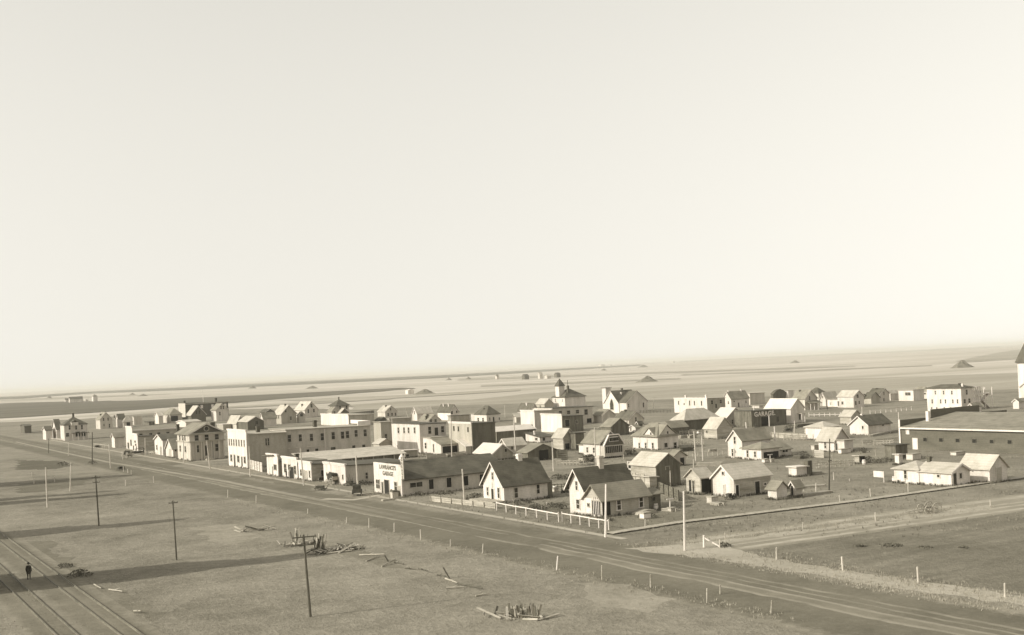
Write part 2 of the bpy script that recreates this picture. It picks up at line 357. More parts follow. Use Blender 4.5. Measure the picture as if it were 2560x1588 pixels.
for name, p, m_, lab in (('town_lot', [('O', 20, 165), ('O', 560, 178), ('O', 760, 235), ('O', 560, 285), ('O', 20, 300)], (.07, .15), 'dark rank grass by the road at far left'),
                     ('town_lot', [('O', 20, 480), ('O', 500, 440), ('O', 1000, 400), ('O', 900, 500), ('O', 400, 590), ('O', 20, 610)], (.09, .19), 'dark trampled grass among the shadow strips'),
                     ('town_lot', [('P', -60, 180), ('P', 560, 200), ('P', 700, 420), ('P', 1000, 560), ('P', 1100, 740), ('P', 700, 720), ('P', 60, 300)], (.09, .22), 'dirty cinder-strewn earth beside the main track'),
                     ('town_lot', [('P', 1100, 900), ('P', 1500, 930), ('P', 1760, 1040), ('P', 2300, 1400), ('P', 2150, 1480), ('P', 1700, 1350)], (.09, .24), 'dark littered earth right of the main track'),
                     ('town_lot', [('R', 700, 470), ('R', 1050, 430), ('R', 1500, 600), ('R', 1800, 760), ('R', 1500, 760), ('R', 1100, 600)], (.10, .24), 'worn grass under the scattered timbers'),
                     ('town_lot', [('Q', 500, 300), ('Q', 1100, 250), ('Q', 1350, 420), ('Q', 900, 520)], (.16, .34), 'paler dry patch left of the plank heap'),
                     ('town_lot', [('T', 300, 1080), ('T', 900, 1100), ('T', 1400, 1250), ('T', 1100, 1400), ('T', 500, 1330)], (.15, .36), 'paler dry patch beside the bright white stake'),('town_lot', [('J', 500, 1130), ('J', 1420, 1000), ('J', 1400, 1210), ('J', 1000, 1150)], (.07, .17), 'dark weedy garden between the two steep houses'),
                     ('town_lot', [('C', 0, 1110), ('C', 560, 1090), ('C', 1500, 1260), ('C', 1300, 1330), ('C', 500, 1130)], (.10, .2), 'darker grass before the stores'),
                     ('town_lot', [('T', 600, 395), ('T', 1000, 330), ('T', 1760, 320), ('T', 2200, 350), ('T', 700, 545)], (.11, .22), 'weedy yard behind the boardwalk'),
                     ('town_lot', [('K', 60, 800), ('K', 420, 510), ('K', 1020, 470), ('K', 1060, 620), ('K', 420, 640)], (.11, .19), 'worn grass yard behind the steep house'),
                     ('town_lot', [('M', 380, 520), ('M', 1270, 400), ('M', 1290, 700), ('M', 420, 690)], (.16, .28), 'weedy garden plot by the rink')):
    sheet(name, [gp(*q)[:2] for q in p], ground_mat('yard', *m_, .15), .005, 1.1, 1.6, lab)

# ------------------------------------------------------------------ buildings
CUR = ['trim']; FOOT = []
def win(root, off, face, X0, Y0, c, spec):
    """a window or door given by its centre column, top and bottom row and width in the photograph, set on the wall it lies on"""
    x, y0, y1, wd = spec[:4]; kind = spec[4] if len(spec) > 4 else 'w'
    pts = []
    for xx, yy in ((x, y0), (x, y1), (x - wd / 2, (y0 + y1) / 2), (x + wd / 2, (y0 + y1) / 2)):
        u, y = px(c, xx, yy); pts.append(plane_x(u, y, X0) if face == 'F' else plane_y(u, y, Y0))
    z1, z0 = pts[0].z, pts[1].z
    W = (pts[3] - pts[2]).length; H = z1 - z0
    if kind == 'w': W = min(max(W, .55), 2.6)
    z0 = max(z0, .0)
    cen = pts[1].lerp(pts[0], .5)
    if face == 'F': ctr = Vector((0, cen.y - Y0, 0)) + off; mk = lambda a, n_, z: (ctr.x - n_, ctr.y - a, z)
    else: ctr = Vector((cen.x - X0, 0, 0)) + off; mk = lambda a, n_, z: (ctr.x + a, ctr.y - n_, z)
    def bx(mb, a0, a1, z_0, z_1, n0, n1):
        P = [mk(a, n_, z) for a in (a0, a1) for n_ in (n0, n1) for z in (z_0, z_1)]
        lo = [min(p[i] for p in P) for i in range(3)]; hi = [max(p[i] for p in P) for i in range(3)]
        mb.box(lo, hi)
    h, b = W / 2, min(.11, W * .16)
    z1 = z0 + H
    if kind == 'w':
        fr = MB(); bx(fr, -h - b * .4, -h + b * .6, z0, z1, -.02, .07); bx(fr, h - b * .6, h + b * .4, z0, z1, -.02, .07)
        bx(fr, -h - b * .8, h + b * .8, z1, z1 + b, -.02, .09); bx(fr, -h - b, h + b, z0 - b, z0, -.02, .1)
        if H > 1: bx(fr, -h + b * .6, h - b * .6, (z0 + z1) / 2 - .03, (z0 + z1) / 2 + .03, -.02, .045)
        if W > 1.5: bx(fr, -.035, .035, z0, z1, -.02, .047)
        f = fr.build('window', spec[5] if len(spec) > 5 else CUR[0], root)
        p = MB(); bx(p, -h + b * .5, h - b * .5, z0 + .002, z1 - .002, -.02, .02); p.build('pane', 'glass', f)
    else:
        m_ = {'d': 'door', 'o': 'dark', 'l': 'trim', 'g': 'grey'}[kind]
        fr = MB(); bx(fr, -h - .12, -h, z0, z1 + .12, -.02, .08); bx(fr, h, h + .12, z0, z1 + .12, -.02, .08); bx(fr, -h, h, z1, z1 + .12, -.02, .075)
        d = MB(); bx(d, -h, h, z0, z1, -.02, .03)
        if kind in 'dl' and H > 1.6:
            bx(d, -h + .12, h - .12, z0 + H * .55, z1 - .15, 0, .05); bx(d, -h + .12, h - .12, z0 + .15, z0 + H * .45, 0, .05)
        o = d.build('door' if kind != 'o' else 'doorway', m_, root)
        fr.build('door_frame', spec[5] if len(spec) > 5 else CUR[0], o)
    return
def house(name, label, cat, c, corner, L, R, e, roof='gx', pk=None, wall='white', roofm='shingle', F=(), S=(), ch=(), ov=.32, ff=None,
          parent=None, group=None, trim=True, Ly=None, Lx=None, ffm=None, peak=.5, cor=False, ridge=None, fov=None):
    fo = fov if fov is not None else (0. if ff is not None else ov)                # overhang at the front end
    P0 = gp(c, *corner)
    cu = lambda q: px(*((q[0], q[1], 0) if isinstance(q, tuple) else (c, q, 0)))[0]
    if Ly is None: Ly = along(P0, 0, 1, cu(L))
    if Lx is None: Lx = along(P0, 1, 0, cu(R))
    he = height_at(P0, px(c, corner[0], e)[1])
    X0, Y0 = P0.x, P0.y
    if parent is None: root = thing(name, label, cat, (X0, Y0, 0), group)
    else: root = parent
    off = Vector((X0 - root.location.x, Y0 - root.location.y, 0)); ox, oy = off.x, off.y
    rise = 0.
    if pk is not None:
        top_ = {'gx': (0, Ly * peak), 'gy': (Lx * peak, 0), 'hip': (Lx / 2, Ly / 2), 'gam': (Lx / 2, 0), 'sx': (0, 0), 'sy': (0, Ly)}[roof]
        rise = height_at(Vector((X0 + top_[0], Y0 + top_[1], 0)), px(c, 0, pk)[1]) - he
    CUR[0] = wall if wall not in ('white', 'dkboard') else ('white2' if wall == 'white' else 'board')
    if P0.length < 330: FOOT.append((X0, Y0, Lx, Ly))
    t = .14
    wl, rf, bb = MB(), MB(), MB()
    if roof == 'gx':
        pr = Ly * peak
        wl.prism([(oy, 0), (oy + Ly, 0), (oy + Ly, he), (oy + pr, he + rise), (oy, he)], 'x', ox, ox + Lx)
        m1, m2 = rise / pr, rise / (Ly - pr)
        chev = lambda a, b, o_: [(oy - o_, he - m1 * o_ + a), (oy + pr, he + rise + a), (oy + Ly + o_, he - m2 * o_ + a), (oy + Ly + o_, he - m2 * o_ + b), (oy + pr, he + rise + b), (oy - o_, he - m1 * o_ + b)]
        rf.prism(chev(.03, t + .03, ov), 'x', ox - fo, ox + Lx + ov)
        bb.prism(chev(-.13, .10, ov - .03), 'x', ox - ov - .035, ox - ov + .02)
    elif roof in ('gy', 'gam'):
        pr = Lx * peak
        if roof == 'gy':
            wl.prism([(ox, 0), (ox + Lx, 0), (ox + Lx, he), (ox + pr, he + rise), (ox, he)], 'y', oy, oy + Ly)
            m1, m2 = rise / pr, rise / (Lx - pr)
            chev = lambda a, b, o_: [(ox - o_, he - m1 * o_ + a), (ox + pr, he + rise + a), (ox + Lx + o_, he - m2 * o_ + a), (ox + Lx + o_, he - m2 * o_ + b), (ox + pr, he + rise + b), (ox - o_, he - m1 * o_ + b)]
        else:
            q = Lx * .22
            wl.prism([(ox, 0), (ox + Lx, 0), (ox + Lx, he), (ox + Lx - q, he + rise * .65), (ox + pr, he + rise), (ox + q, he + rise * .65), (ox, he)], 'y', oy, oy + Ly)
            chev = lambda a, b, o_: [(ox - o_, he + a - .2), (ox + q, he + rise * .65 + a), (ox + pr, he + rise + a), (ox + Lx - q, he + rise * .65 + a), (ox + Lx + o_, he + a - .2), (ox + Lx + o_, he + b - .2), (ox + Lx - q, he + rise * .65 + b), (ox + pr, he + rise + b), (ox + q, he + rise * .65 + b), (ox - o_, he + b - .2)]
        rf.prism(chev(.03, t + .03, ov), 'y', oy - ov, oy + Ly + ov)
        bb.prism(chev(-.13, .10, ov - .03), 'y', oy - ov - .035, oy - ov + .02)
    elif roof == 'hip':
        wl.box((ox, oy, 0), (ox + Lx, oy + Ly, he))
        a, b_, c_, d = ox - ov, ox + Lx + ov, oy - ov, oy + Ly + ov
        W_, D_ = b_ - a, d - c_
        rl = ridge if ridge is not None else max(0., abs(W_ - D_) * .9)
        if W_ > D_: r0, r1 = (((a + b_) - rl) / 2, (c_ + d) / 2), (((a + b_) + rl) / 2, (c_ + d) / 2)
        else: r0, r1 = ((a + b_) / 2, ((c_ + d) - rl) / 2), ((a + b_) / 2, ((c_ + d) + rl) / 2)
        if rl < .5: rl = .3; r1 = (r0[0] + .15, r0[1] + .01)
        z0, zt = he + .01, he + rise + .05
        V_ = [(a, c_, z0), (b_, c_, z0), (b_, d, z0), (a, d, z0), (a, c_, z0 + t), (b_, c_, z0 + t), (b_, d, z0 + t), (a, d, z0 + t), (*r0, zt), (*r1, zt)]
        fs = [(0, 3, 2, 1), (0, 1, 5, 4), (1, 2, 6, 5), (2, 3, 7, 6), (3, 0, 4, 7)]
        fs += [(4, 5, 9, 8), (5, 6, 9), (6, 7, 8, 9), (7, 4, 8)] if W_ > D_ else [(4, 5, 8), (5, 6, 9, 8), (6, 7, 9), (7, 4, 8, 9)]
        rf.add(V_, fs)
    elif roof == 'sy':                                   # single pitch rising away from the side wall
        wl.prism([(oy, 0), (oy + Ly, 0), (oy + Ly, he + rise), (oy, he)], 'x', ox, ox + Lx)
        m1 = rise / Ly
        rf.prism([(oy - ov, he - m1 * ov + .02), (oy + Ly + ov, he + rise + m1 * ov + .02), (oy + Ly + ov, he + rise + m1 * ov + t), (oy - ov, he - m1 * ov + t)], 'x', ox - ov, ox + Lx + ov)
    elif roof == 'sx':                                   # single pitch: front he + rise, back lower by 'pk' handled through rise < 0
        wl.prism([(ox, 0), (ox + Lx, 0), (ox + Lx, he - .05 * Lx), (ox, he)], 'y', oy, oy + Ly)
        rf.prism([(ox - ov, he + .05 * ov + .02), (ox + Lx + ov, he - .05 * (Lx + ov) + .02), (ox + Lx + ov, he - .05 * (Lx + ov) + t), (ox - ov, he + .05 * ov + t)], 'y', oy - ov, oy + Ly + ov)
    else:                                                # flat roof, slightly falling to the back
        d = min(.6, .02 * Lx)
        wl.prism([(ox, 0), (ox + Lx, 0), (ox + Lx, he - d), (ox, he)], 'y', oy, oy + Ly)
        rf.prism([(ox - fo, he + .01), (ox + Lx + ov, he - d + .01), (ox + Lx + ov, he - d + .17), (ox - fo, he + .17)], 'y', oy - ov, oy + Ly + ov)
    wo = wl.build('wall', wall, root); ro = rf.build('roof', roofm, root)
    if trim and bb.v: bb.build('bargeboard', 'trim', root)
    if cor:
        k = MB(); k.box((ox - .04, oy - .04, 0), (ox + .18, oy + .12, he)); k.box((ox - .04, oy + Ly - .12, 0), (ox + .1, oy + Ly + .04, he)); k.build('corner_board', 'trim', root)
    if ff is not None:                                   # false front
        zf = height_at(P0, px(c, corner[0], ff)[1])
        f = MB(); f.box((ox - .22, oy - .08, 0), (ox - .01, oy + Ly + .08, zf)); f.build('false_front', ffm or wall, root)
        k = MB(); k.box((ox - .42, oy - .2, zf), (ox + .08, oy + Ly + .2, zf + .22)); k.box((ox - .32, oy - .14, zf - .25), (ox - .225, oy + Ly + .14, zf - .002)); k.build('cornice', 'trim', root)
        offF = off + Vector((-.22, 0, 0))
    else: offF = off
    for s_ in F: win(root, offF, 'F', X0, Y0, c, s_)
    for s_ in S: win(root, off, 'S', X0, Y0, c, s_)
    for q in ch:                                         # chimney: (fraction along X, fraction along Y, height above roof, width, material)
        fx, fy, hh, wd = q[:4]; m_ = q[4] if len(q) > 4 else 'brick'
        zz = he
        if roof == 'gx': zz = he + rise * (1 - abs(fy - peak) / (peak if fy < peak else 1 - peak))
        elif roof == 'gy': zz = he + rise * (1 - abs(fx - peak) / (peak if fx < peak else 1 - peak))
        elif roof == 'hip': zz = he + rise * max(0, 1 - 2 * max(abs(fx - .5), abs(fy - .5)))
        cx, cy = ox + Lx * fx, oy + Ly * fy
        k = MB()
        if m_ == 'iron':
            k.bar((cx, cy, zz - .4), (cx, cy, zz + hh), wd / 2, n=8); k.bar((cx, cy, zz + hh), (cx, cy, zz + hh + .15), wd * .9, wd * .3, n=8)
        else:
            k.box((cx - wd / 2, cy - wd / 2, zz - .5), (cx + wd / 2, cy + wd / 2, zz + hh)); k.box((cx - wd / 2 - .08, cy - wd / 2 - .08, zz + hh - .3), (cx + wd / 2 + .08, cy + wd / 2 + .08, zz + hh - .12))
        cc = k.build('chimney', m_, ro)
    root['dims' if parent is None else 'wing_dims'] = (Lx, Ly, he, rise)
    return root
def row(xs, y0, y1, w_, kind='w', dy=0.):
    return [(x, y0 + dy * i, y1 + dy * i, w_, kind) for i, x in enumerate(xs)]
def text_on(parent, s, x, y, z, size, face, matn, name='lettering', sx=1.):
    """raised letters on a wall facing -X ('F') or -Y ('S'), centred at local (x, y, z)"""
    cu = bpy.data.curves.new('text', 'FONT'); cu.body = s; cu.size = size; cu.align_x = 'CENTER'; cu.align_y = 'CENTER'; cu.extrude = .02; cu.space_character = 1.12; cu.offset = size * .032
    t = bpy.data.objects.new('text', cu); COL.objects.link(t); bpy.context.view_layer.update()
    me = bpy.data.meshes.new_from_object(t.evaluated_get(bpy.context.evaluated_depsgraph_get())); bpy.data.objects.remove(t)
    me.name = name; me.materials.clear(); me.materials.append(MT[matn])
    o = bpy.data.objects.new(name, me); COL.objects.link(o); o.parent = parent
    X_, Y_, Z_ = (Vector((0, -1, 0)), Vector((0, 0, 1)), Vector((-1, 0, 0))) if face == 'F' else (Vector((1, 0, 0)), Vector((0, 0, 1)), Vector((0, -1, 0)))
    m4 = Matrix((X_ * sx, Y_, Z_)).transposed().to_4x4(); m4.translation = (x, y, z); o.matrix_local = m4
    return o

# --- far left -------------------------------------------------------
house('shed', 'low dark shed half hidden at the far left edge of town', 'shed', 'A', (150, 850), -60, 268, 730, 'gx', 700, 'brown', 'shingle', trim=False, Ly=12)
house('shed', 'small white shed with dark roof left of the two-part house', 'shed', 'A', (520, 962), 466, 628, 800, 'gx', 735, 'white', 'shingle')
h = house('house', 'two-storey white house with dormer and dark porch at the far left', 'house', 'A', (838, 976), 770, 1235, 715, 'hip', 565, 'white2', 'shingle',
          S=[(920, 712, 785, 36), (1032, 705, 785, 36), (1132, 705, 780, 36), (885, 845, 905, 60), (1060, 820, 905, 75, 'o'), (1160, 820, 900, 60, 'o')], ch=[(.5, .5, 1.4, .7)])
house('', None, '', 'A', (702, 952), 632, 780, 775, 'gx', 612, 'white', 'shingle', parent=h)
Lx, Ly, he, ri = h['dims']
k = MB(); k.box((Lx * .3, -1.0, he - .2), (Lx * .6, 1.6, he + 1.1)); k.build('dormer', 'white', h)
k = MB(); k.prism([(Lx * .3 - .2, he + 1.1), (Lx * .6 + .2, he + 1.1), (Lx * .45, he + 1.9)], 'y', -1.2, 2.2); k.build('dormer_roof', 'shingle', h)
k = MB(); k.box((Lx * .3, -1.9, 2.6), (Lx + .3, -.02, 2.8)); k.build('porch_roof', 'shingle', h)
for f_ in (.32, .55, .78, 1.0):
    k = MB(); k.box((Lx * f_ - .1, -1.8, 0), (Lx * f_ + .1, -1.62, 2.6)); k.build('porch_post', 'trim', h)
house('house', 'two-storey house with white front and grey gable end, far left', 'house', 'A', (1450, 778), 1378, 1662, 610, 'gy', 488, 'cream', 'shingle2',
      S=[(1505, 585, 635, 26), (1582, 580, 630, 26), (1512, 685, 728, 24), (1605, 685, 750, 28)], ch=[(.25, .5, .9, .6)])
house('house', 'narrow white house close behind the grey-gabled house', 'house', 'A', (1768, 750), 1722, 1880, 602, 'gx', 520, 'white2', 'shingle', S=[(1690, 540, 580, 20)])
house('cottage', 'small cottage with pale hip roof and dark porch behind the tall false front', 'house', 'A', (1852, 755), 1826, 2010, 660, 'hip', 560, 'cream', 'pale', S=[(1930, 660, 720, 60, 'o')])
house('shed', 'plain pale box shed beyond the tall false front', 'shed', 'A', (2030, 705), 2008, 2090, 565, 'flat', None, 'cream', 'gravel', Lx=4)
st = house('store', 'long grey store with tall white false front and white roof edge', 'store', 'A', (2020, 1130), 1912, ('B', 880), 815, 'flat', None, 'grey', 'gravel', ff=742, ffm='white',
      F=[(1990, 960, 1060, 22), (1945, 1010, 1110, 24, 'd')], S=[])
Lx, Ly, he, ri = st['dims']
k = MB(); k.box((0, -.25, he - .1), (Lx, .0, he + .3)); k.build('parapet', 'trim', st)
for f_ in (.12, .3, .45, .62, .8):
    k = MB(); k.box((Lx * f_, -.05, he - 2.4), (Lx * f_ + .9, -.004, he - .9)); f = k.build('window', 'glass', st)
house('store', 'low false-fronted white store with dark notices on its front', 'store', 'A', (2108, 1158), 2022, ('B', 315), 905, 'flat', None, 'board', 'tar', ff=868, ffm='white',
      F=[(2060, 975, 1005, 22), (2070, 1030, 1060, 24), (2035, 1060, 1140, 16, 'd'), (2085, 1075, 1140, 14)])
house('shed', 'narrow white-fronted shed with grey side beside the far stores', 'shed', 'A', (1702, 1098), 1650, 1868, 920, 'gx', 850, 'white2', 'shingle2')
h = house('store', 'white gable-fronted shop with brick stack beside the pillared bank', 'store', 'B', (468, 1228), 328, 620, 965, 'gx', 870, 'white', 'shingle', ch=[(.75, .5, 2.6, .75)], F=[(360, 1050, 1130, 24), (430, 1080, 1215, 26, 'g')], Lx=7.5)
house('store', 'smaller white gable shop with side lean-to next to the bank', 'store', 'B', (642, 1268), 520, 735, 1120, 'gx', 950, 'white2', 'shingle2', S=[(680, 1110, 1160, 40)], F=[(590, 1120, 1240, 26, 'g')], Lx=6)
# --- pillared bank --------------------------------------------------
h = house('bank', 'two-storey bank with pediment and pilasters facing the side street', 'bank', 'B', (935, 1328), 724, 1528, 862, 'gy', 682, 'cream', 'shingle2', ov=.6,
      F=row((755, 800, 842), 885, 972, 20) + [(762, 1060, 1160, 24), (850, 1070, 1172, 26)] + [(790, 1275, 1300, 20), (885, 1285, 1310, 20)],
      S=[(1040, 880, 975, 74), (1212, 872, 968, 74), (1388, 862, 962, 74), (1048, 1055, 1175, 76), (1395, 1032, 1150, 76), (1212, 1055, 1232, 62, 'd')], ch=[(.97, .75, 2.2, 1.1)])
Lx, Ly, he, ri = h['dims']
fl = height_at(h.location, px('B', 0, 1010)[1])
k = MB(); k.box((-.15, -.55, fl), (Lx + .15, -.01, fl + .35)); k.box((-.3, -.12, fl + .05), (-.01, Ly + .1, fl + .3)); k.build('string_course', 'grey', h)
k = MB(); k.box((-.45, -.62, he - .35), (Lx + .45, -.62 + .6, he - .05)); k.build('cornice', 'grey', h)
for f_ in (.03, .17, .33, .40, .62, .68, .84, .97):
    k = MB(); k.box((Lx * f_ - .18, -.35, .4), (Lx * f_ + .18, -.02, fl)); k.box((Lx * f_ - .26, -.42, .05), (Lx * f_ + .26, -.02, .4)); k.build('pilaster', 'cream', h)
k = MB(); cz = he + ri * .45
k.ring((Lx / 2, -.06, cz), .62, .1, (0, 1, 0)); o = k.build('oculus', 'grey', h)
k = MB(); k.prism([(.3, he + .12), (Lx - .3, he + .12), (Lx / 2, he + ri - .25)], 'y', -.03, -.012); k.build('tympanum', 'brown', h)
k = MB(); k.bar((Lx / 2, .02, cz), (Lx / 2, -.04, cz), .58, n=14); k.build('pane', 'glass', o)
k = MB(); k.box((Lx * .40, -2.2, 0), (Lx * .62, -.02, .3)); k.box((Lx * .42, -1.6, .3), (Lx * .6, -.02, .5)); k.build('steps', 'grey', h)
# --- hotel ----------------------------------------------------------
h = house('hotel', 'long two-storey hotel with white false front at the street corner', 'hotel', 'C', (472, 995), 203, 1040, 505, 'flat', None, 'grey', 'gravel', ff=448, ffm='white',
      F=row((208, 240, 274, 310, 348, 386, 424), 567, 655, 14, dy=3) + [(237, 795, 885, 26), (287, 800, 968, 18, 'd'), (340, 812, 900, 28), (393, 825, 965, 16, 'd'), (433, 825, 915, 28)],
      S=[(730, 560, 660, 22), (757, 558, 658, 22)], ch=[(.53, .5, 1.5, .8)])
r_ = house('', None, '', 'C', (1040, 935), 800, 2258, 440, 'flat', None, 'cream', 'gravel', parent=h,
      S=row((1065, 1222, 1384, 1541), 508, 610, 54, dy=-8) + row((1700, 1836, 1906), 468, 570, 54, dy=-8) + row((2032, 2163), 437, 535, 54, dy=-8)
        + [(1335, 718, 780, 46), (1462, 706, 775, 54), (1700, 684, 745, 78), (2000, 660, 760, 54), (2145, 648, 745, 54)], ch=[(.46, .6, 1.6, .8)])
Lx2, Ly2, he2, _ = h['wing_dims']; o2 = gp('C', 1040, 935) - h.location
k = MB(); k.box((o2.x + Lx2 * .85, o2.y - .05, he2 - .1), (o2.x + Lx2 + .1, o2.y + .25, he2 + .9)); k.box((o2.x + Lx2 - .2, o2.y, he2), (o2.x + Lx2 + .1, o2.y + Ly2, he2 + .9)); k.build('parapet', 'trim', h)
k = MB(); k.box((o2.x + .02, o2.y - .12, he2 * .45), (o2.x + Lx2 * .44, o2.y - .005, he2 * .45 + .25)); k.build('string_course', 'cream', h)
k = MB(); k.box((o2.x + Lx2 * .44, o2.y - .12, .2), (o2.x + Lx2 * .44 + .2, o2.y - .005, he2 - .3)); k.build('corner_board', 'trim', h)
# --- row of small stores -------------------------------------------
h = house('store', 'small white store with a pole across its blank false front', 'store', 'C', (918, 1110), 762, 975, 905, 'flat', None, 'grey', 'tar', ff=802, ffm='white', F=[(840, 970, 1090, 6, 'g'), (875, 940, 1010, 40)], Lx=7)
Lx, Ly, he, ri = h['dims']; k = MB(); k.bar((-.5, Ly + 2.2, he + 1.0), (-.5, Ly * .25, he + 1.4), .16); k.build('awning_roller', 'dkplank', h)
h = house('store', 'white corniced store with dark open doorway in mid row', 'store', 'C', (1200, 1148), 982, 1600, 900, 'flat', None, 'grey', 'shingle2', ff=852, ffm='white',
      F=[(1022, 930, 1045, 34), (1080, 940, 1010, 34), (1118, 975, 1138, 62, 'o'), (1165, 960, 1070, 30)], ch=[(.3, .6, 1.3, .7)])
house('store', 'low white shop with two doors right of the corniced store', 'store', 'C', (1402, 1180), 1222, 1590, 940, 'flat', None, 'board', 'tar', ff=912, ffm='white',
      F=[(1250, 1010, 1090, 22), (1290, 1020, 1140, 22, 'g'), (1330, 1030, 1150, 22, 'g'), (1375, 1030, 1120, 20)], S=[(1545, 1020, 1110, 40, 'o')], Lx=8)
h = house('workshop', 'long low white workshop with dark window over its doorway', 'workshop', 'C', (1900, 1240), 1588, 2330, 960, 'flat', None, 'cream', 'tar', ff=945, ffm='white',
      F=[(1690, 1048, 1090, 62, 'o'), (1625, 1052, 1098, 16), (1858, 1085, 1150, 18), (1740, 1110, 1215, 130, 'g')], S=[(2185, 1055, 1142, 40)], Lx=13)
h = house('lumber_shed', 'long dark lumber shed with pale roof behind the workshop', 'shed', 'C', (1330, 1040), 1150, ('D', 600), 900, 'sy', 790, 'dkboard', 'pale', ov=.5)
Lx, Ly, he, ri = h['dims']
for i in range(9):
    k = MB(); k.box((Lx * (i / 9), -.14, 0), (Lx * (i / 9) + .18, -.01, he)); k.build('post', 'board', h)
# --- the big garage -------------------------------------------------
h = house('garage', 'large white garage with lettered false front and dark shingle roof', 'garage', 'D', (590, 1408), 224, 1960, 1188, 'gx', 965, 'cream', 'shingle', ov=.4, fov=0., trim=False,
      S=[(758, 1222, 1285, 176), (960, 1180, 1310, 62, 'o'), (1200, 1158, 1285, 62, 'o'), (1428, 1135, 1262, 62, 'o'), (1640, 1112, 1240, 50, 'o')])
Lx, Ly, he, ri = h['dims']
zf0 = height_at(h.location, px('D', 0, 985)[1]); zf1 = zf0
k = MB(); n_ = [(-.1, 0), (Ly + .1, 0), (Ly + .1, zf1)] + [(.9 - 1.0 * sin(t), zf0 - .9 + .9 * cos(t)) for t in [pi / 2 * i / 6 for i in range(7)]]
k.prism(n_, 'x', -.3, -.02); k.build('false_front', 'white', h)
for s_ in [(267, 1182, 1300, 52), (508, 1215, 1325, 40), (330, 1215, 1360, 22, 'd'), (388, 1190, 1378, 62, 'o'), (555, 1270, 1360, 22, 'g')]: win(h, Vector((-.3, 0, 0)), 'F', h.location.x, h.location.y, 'D', s_)
def front_at(hh, c, x, y): q = plane_x(*px(c, x, y), hh.location.x); return q.y - hh.location.y, q.z
y_, z_ = front_at(h, 'V', 1680, 165); text_on(h, "LAWRANCE'S", -.33, y_, z_, .95, 'F', 'letter', sx=1.02)
y_, z_ = front_at(h, 'V', 1690, 300); text_on(h, 'GARAGE', -.33, y_, z_, .95, 'F', 'letter', sx=1.02)
zt, zb = height_at(h.location, px('D', 0, 888)[1]), height_at(h.location, px('D', 0, 1172)[1])
k = MB(); k.box((-.32, -1.0, zb), (-.2, -.14, zt)); sg = k.build('projecting_sign', 'cream', h)
k = MB(); k.box((-.3, -1.05, zt), (-.22, -.1, zt + .1)); k.build('sign_cap', 'brown', sg)
for i, ch_ in enumerate('GARAGE'):
    text_on(sg, ch_, -.34, -.545, zt - (zt - zb) * (i + .5) / 6, (zt - zb) / 6 * 1.1, 'F', 'letter', 'letter', sx=1.1)
    
k = MB(); k.bar((Lx * .13, Ly * .5, he + ri - .4), (Lx * .13, Ly * .5, he + ri + .5), .3, n=10); k.bar((Lx * .13, Ly * .5, he + ri + .5), (Lx * .13, Ly * .5, he + ri + 1.0), .55, .38, n=10); k.bar((Lx * .13, Ly * .5, he + ri + 1.0), (Lx * .13, Ly * .5, he + ri + 1.4), .36, .1, n=10); k.build('ventilator', 'trim', h)
# --- blocks behind the garage --------------------------------------
house('shed', 'grey gabled shed with pale roof beside the hotel back', 'shed', 'D', (268, 812), 186, 452, 700, 'gy', 636, 'board', 'pale', trim=False, S=[(360, 690, 790, 60, 'g')])
house('store', 'dark-sided grey two-storey block behind the gabled shed', 'store', 'D', (292, 690), 195, 442, 412, 'flat', None, 'grey', 'gravel', S=[(350, 570, 640, 36)])
house('shed', 'low flat grey shed behind the lumber shed end', 'shed', 'D', (606, 895), 560, 782, 795, 'flat', None, 'grey', 'bright', S=[(640, 842, 872, 48)])
h = house('boarding_house', 'white two-storey house with flat roof and upstairs veranda', 'house', 'D', (820, 835), 442, 1172, 440, 'flat', None, 'white', 'tar', ov=.15,
      F=row((520, 597, 657, 738), 480, 555, 24), S=[(940, 470, 565, 46), (1030, 480, 585, 48, 'd'), (1114, 462, 545, 46)])
house('', None, '', 'D', (972, 842), 815, 1172, 622, 'flat', None, 'white', 'gravel', parent=h, F=[(888, 688, 762, 26)])
house('shed', 'open-sided white shed with grey lean roof by the veranda house', 'shed', 'D', (1100, 855), 970, 1345, 715, 'sy', 632, 'white2', 'shingle2', S=[(1215, 735, 850, 200, 'o')], F=[(995, 705, 810, 18)])
house('outhouse', 'little grey shed with pale slanting roof right of the open shed', 'shed', 'D', (1435, 858), 1338, 1510, 735, 'sy', 655, 'grey', 'bright')
house('shed', 'shed with brilliant pale roof behind the garage ridge', 'shed', 'E', (322, 1335), 40, 645, 1228, 'gy', 1078, 'grey', 'bright', S=[(530, 1150, 1195, 40)])
house('house', 'small grey house with white gable behind the bright roof', 'house', 'E', (560, 1235), 430, 850, 1100, 'gx', 995, 'cream', 'pale', S=[(630, 1110, 1160, 26)])
house('stable', 'dark open-fronted stable with low gable among the back yards', 'stable', 'E', (885, 1350), 728, 1348, 1210, 'gy', 1078, 'dkboard', 'shingle2', trim=False, S=[(1130, 1205, 1365, 150, 'o', 'dkboard')])
house('shed', 'low white shed with dark flat roof and small window', 'shed', 'E', (1072, 1055), 850, 1288, 968, 'sy', 905, 'white', 'shingle', F=[(1015, 975, 1015, 40)], S=[(1130, 970, 1020, 40, 'o')], ch=[(.15, .5, 1.6, .4, 'trim')])
house('barn', 'tall grey barn with pale roof and dark gable in mid town', 'barn', 'E', (1445, 1178), 1284, 1640, 968, 'gy', 832, 'board', 'pale', trim=False, S=[(1560, 915, 945, 30), (1500, 1060, 1170, 70, 'o', 'board'), (1600, 1065, 1170, 50, 'o', 'board')])
house('shed', 'dark lean-to shed against the tall grey barn', 'shed', 'E', (1640, 1175), 1560, 1775, 905, 'flat', None, 'dkboard', 'tar')
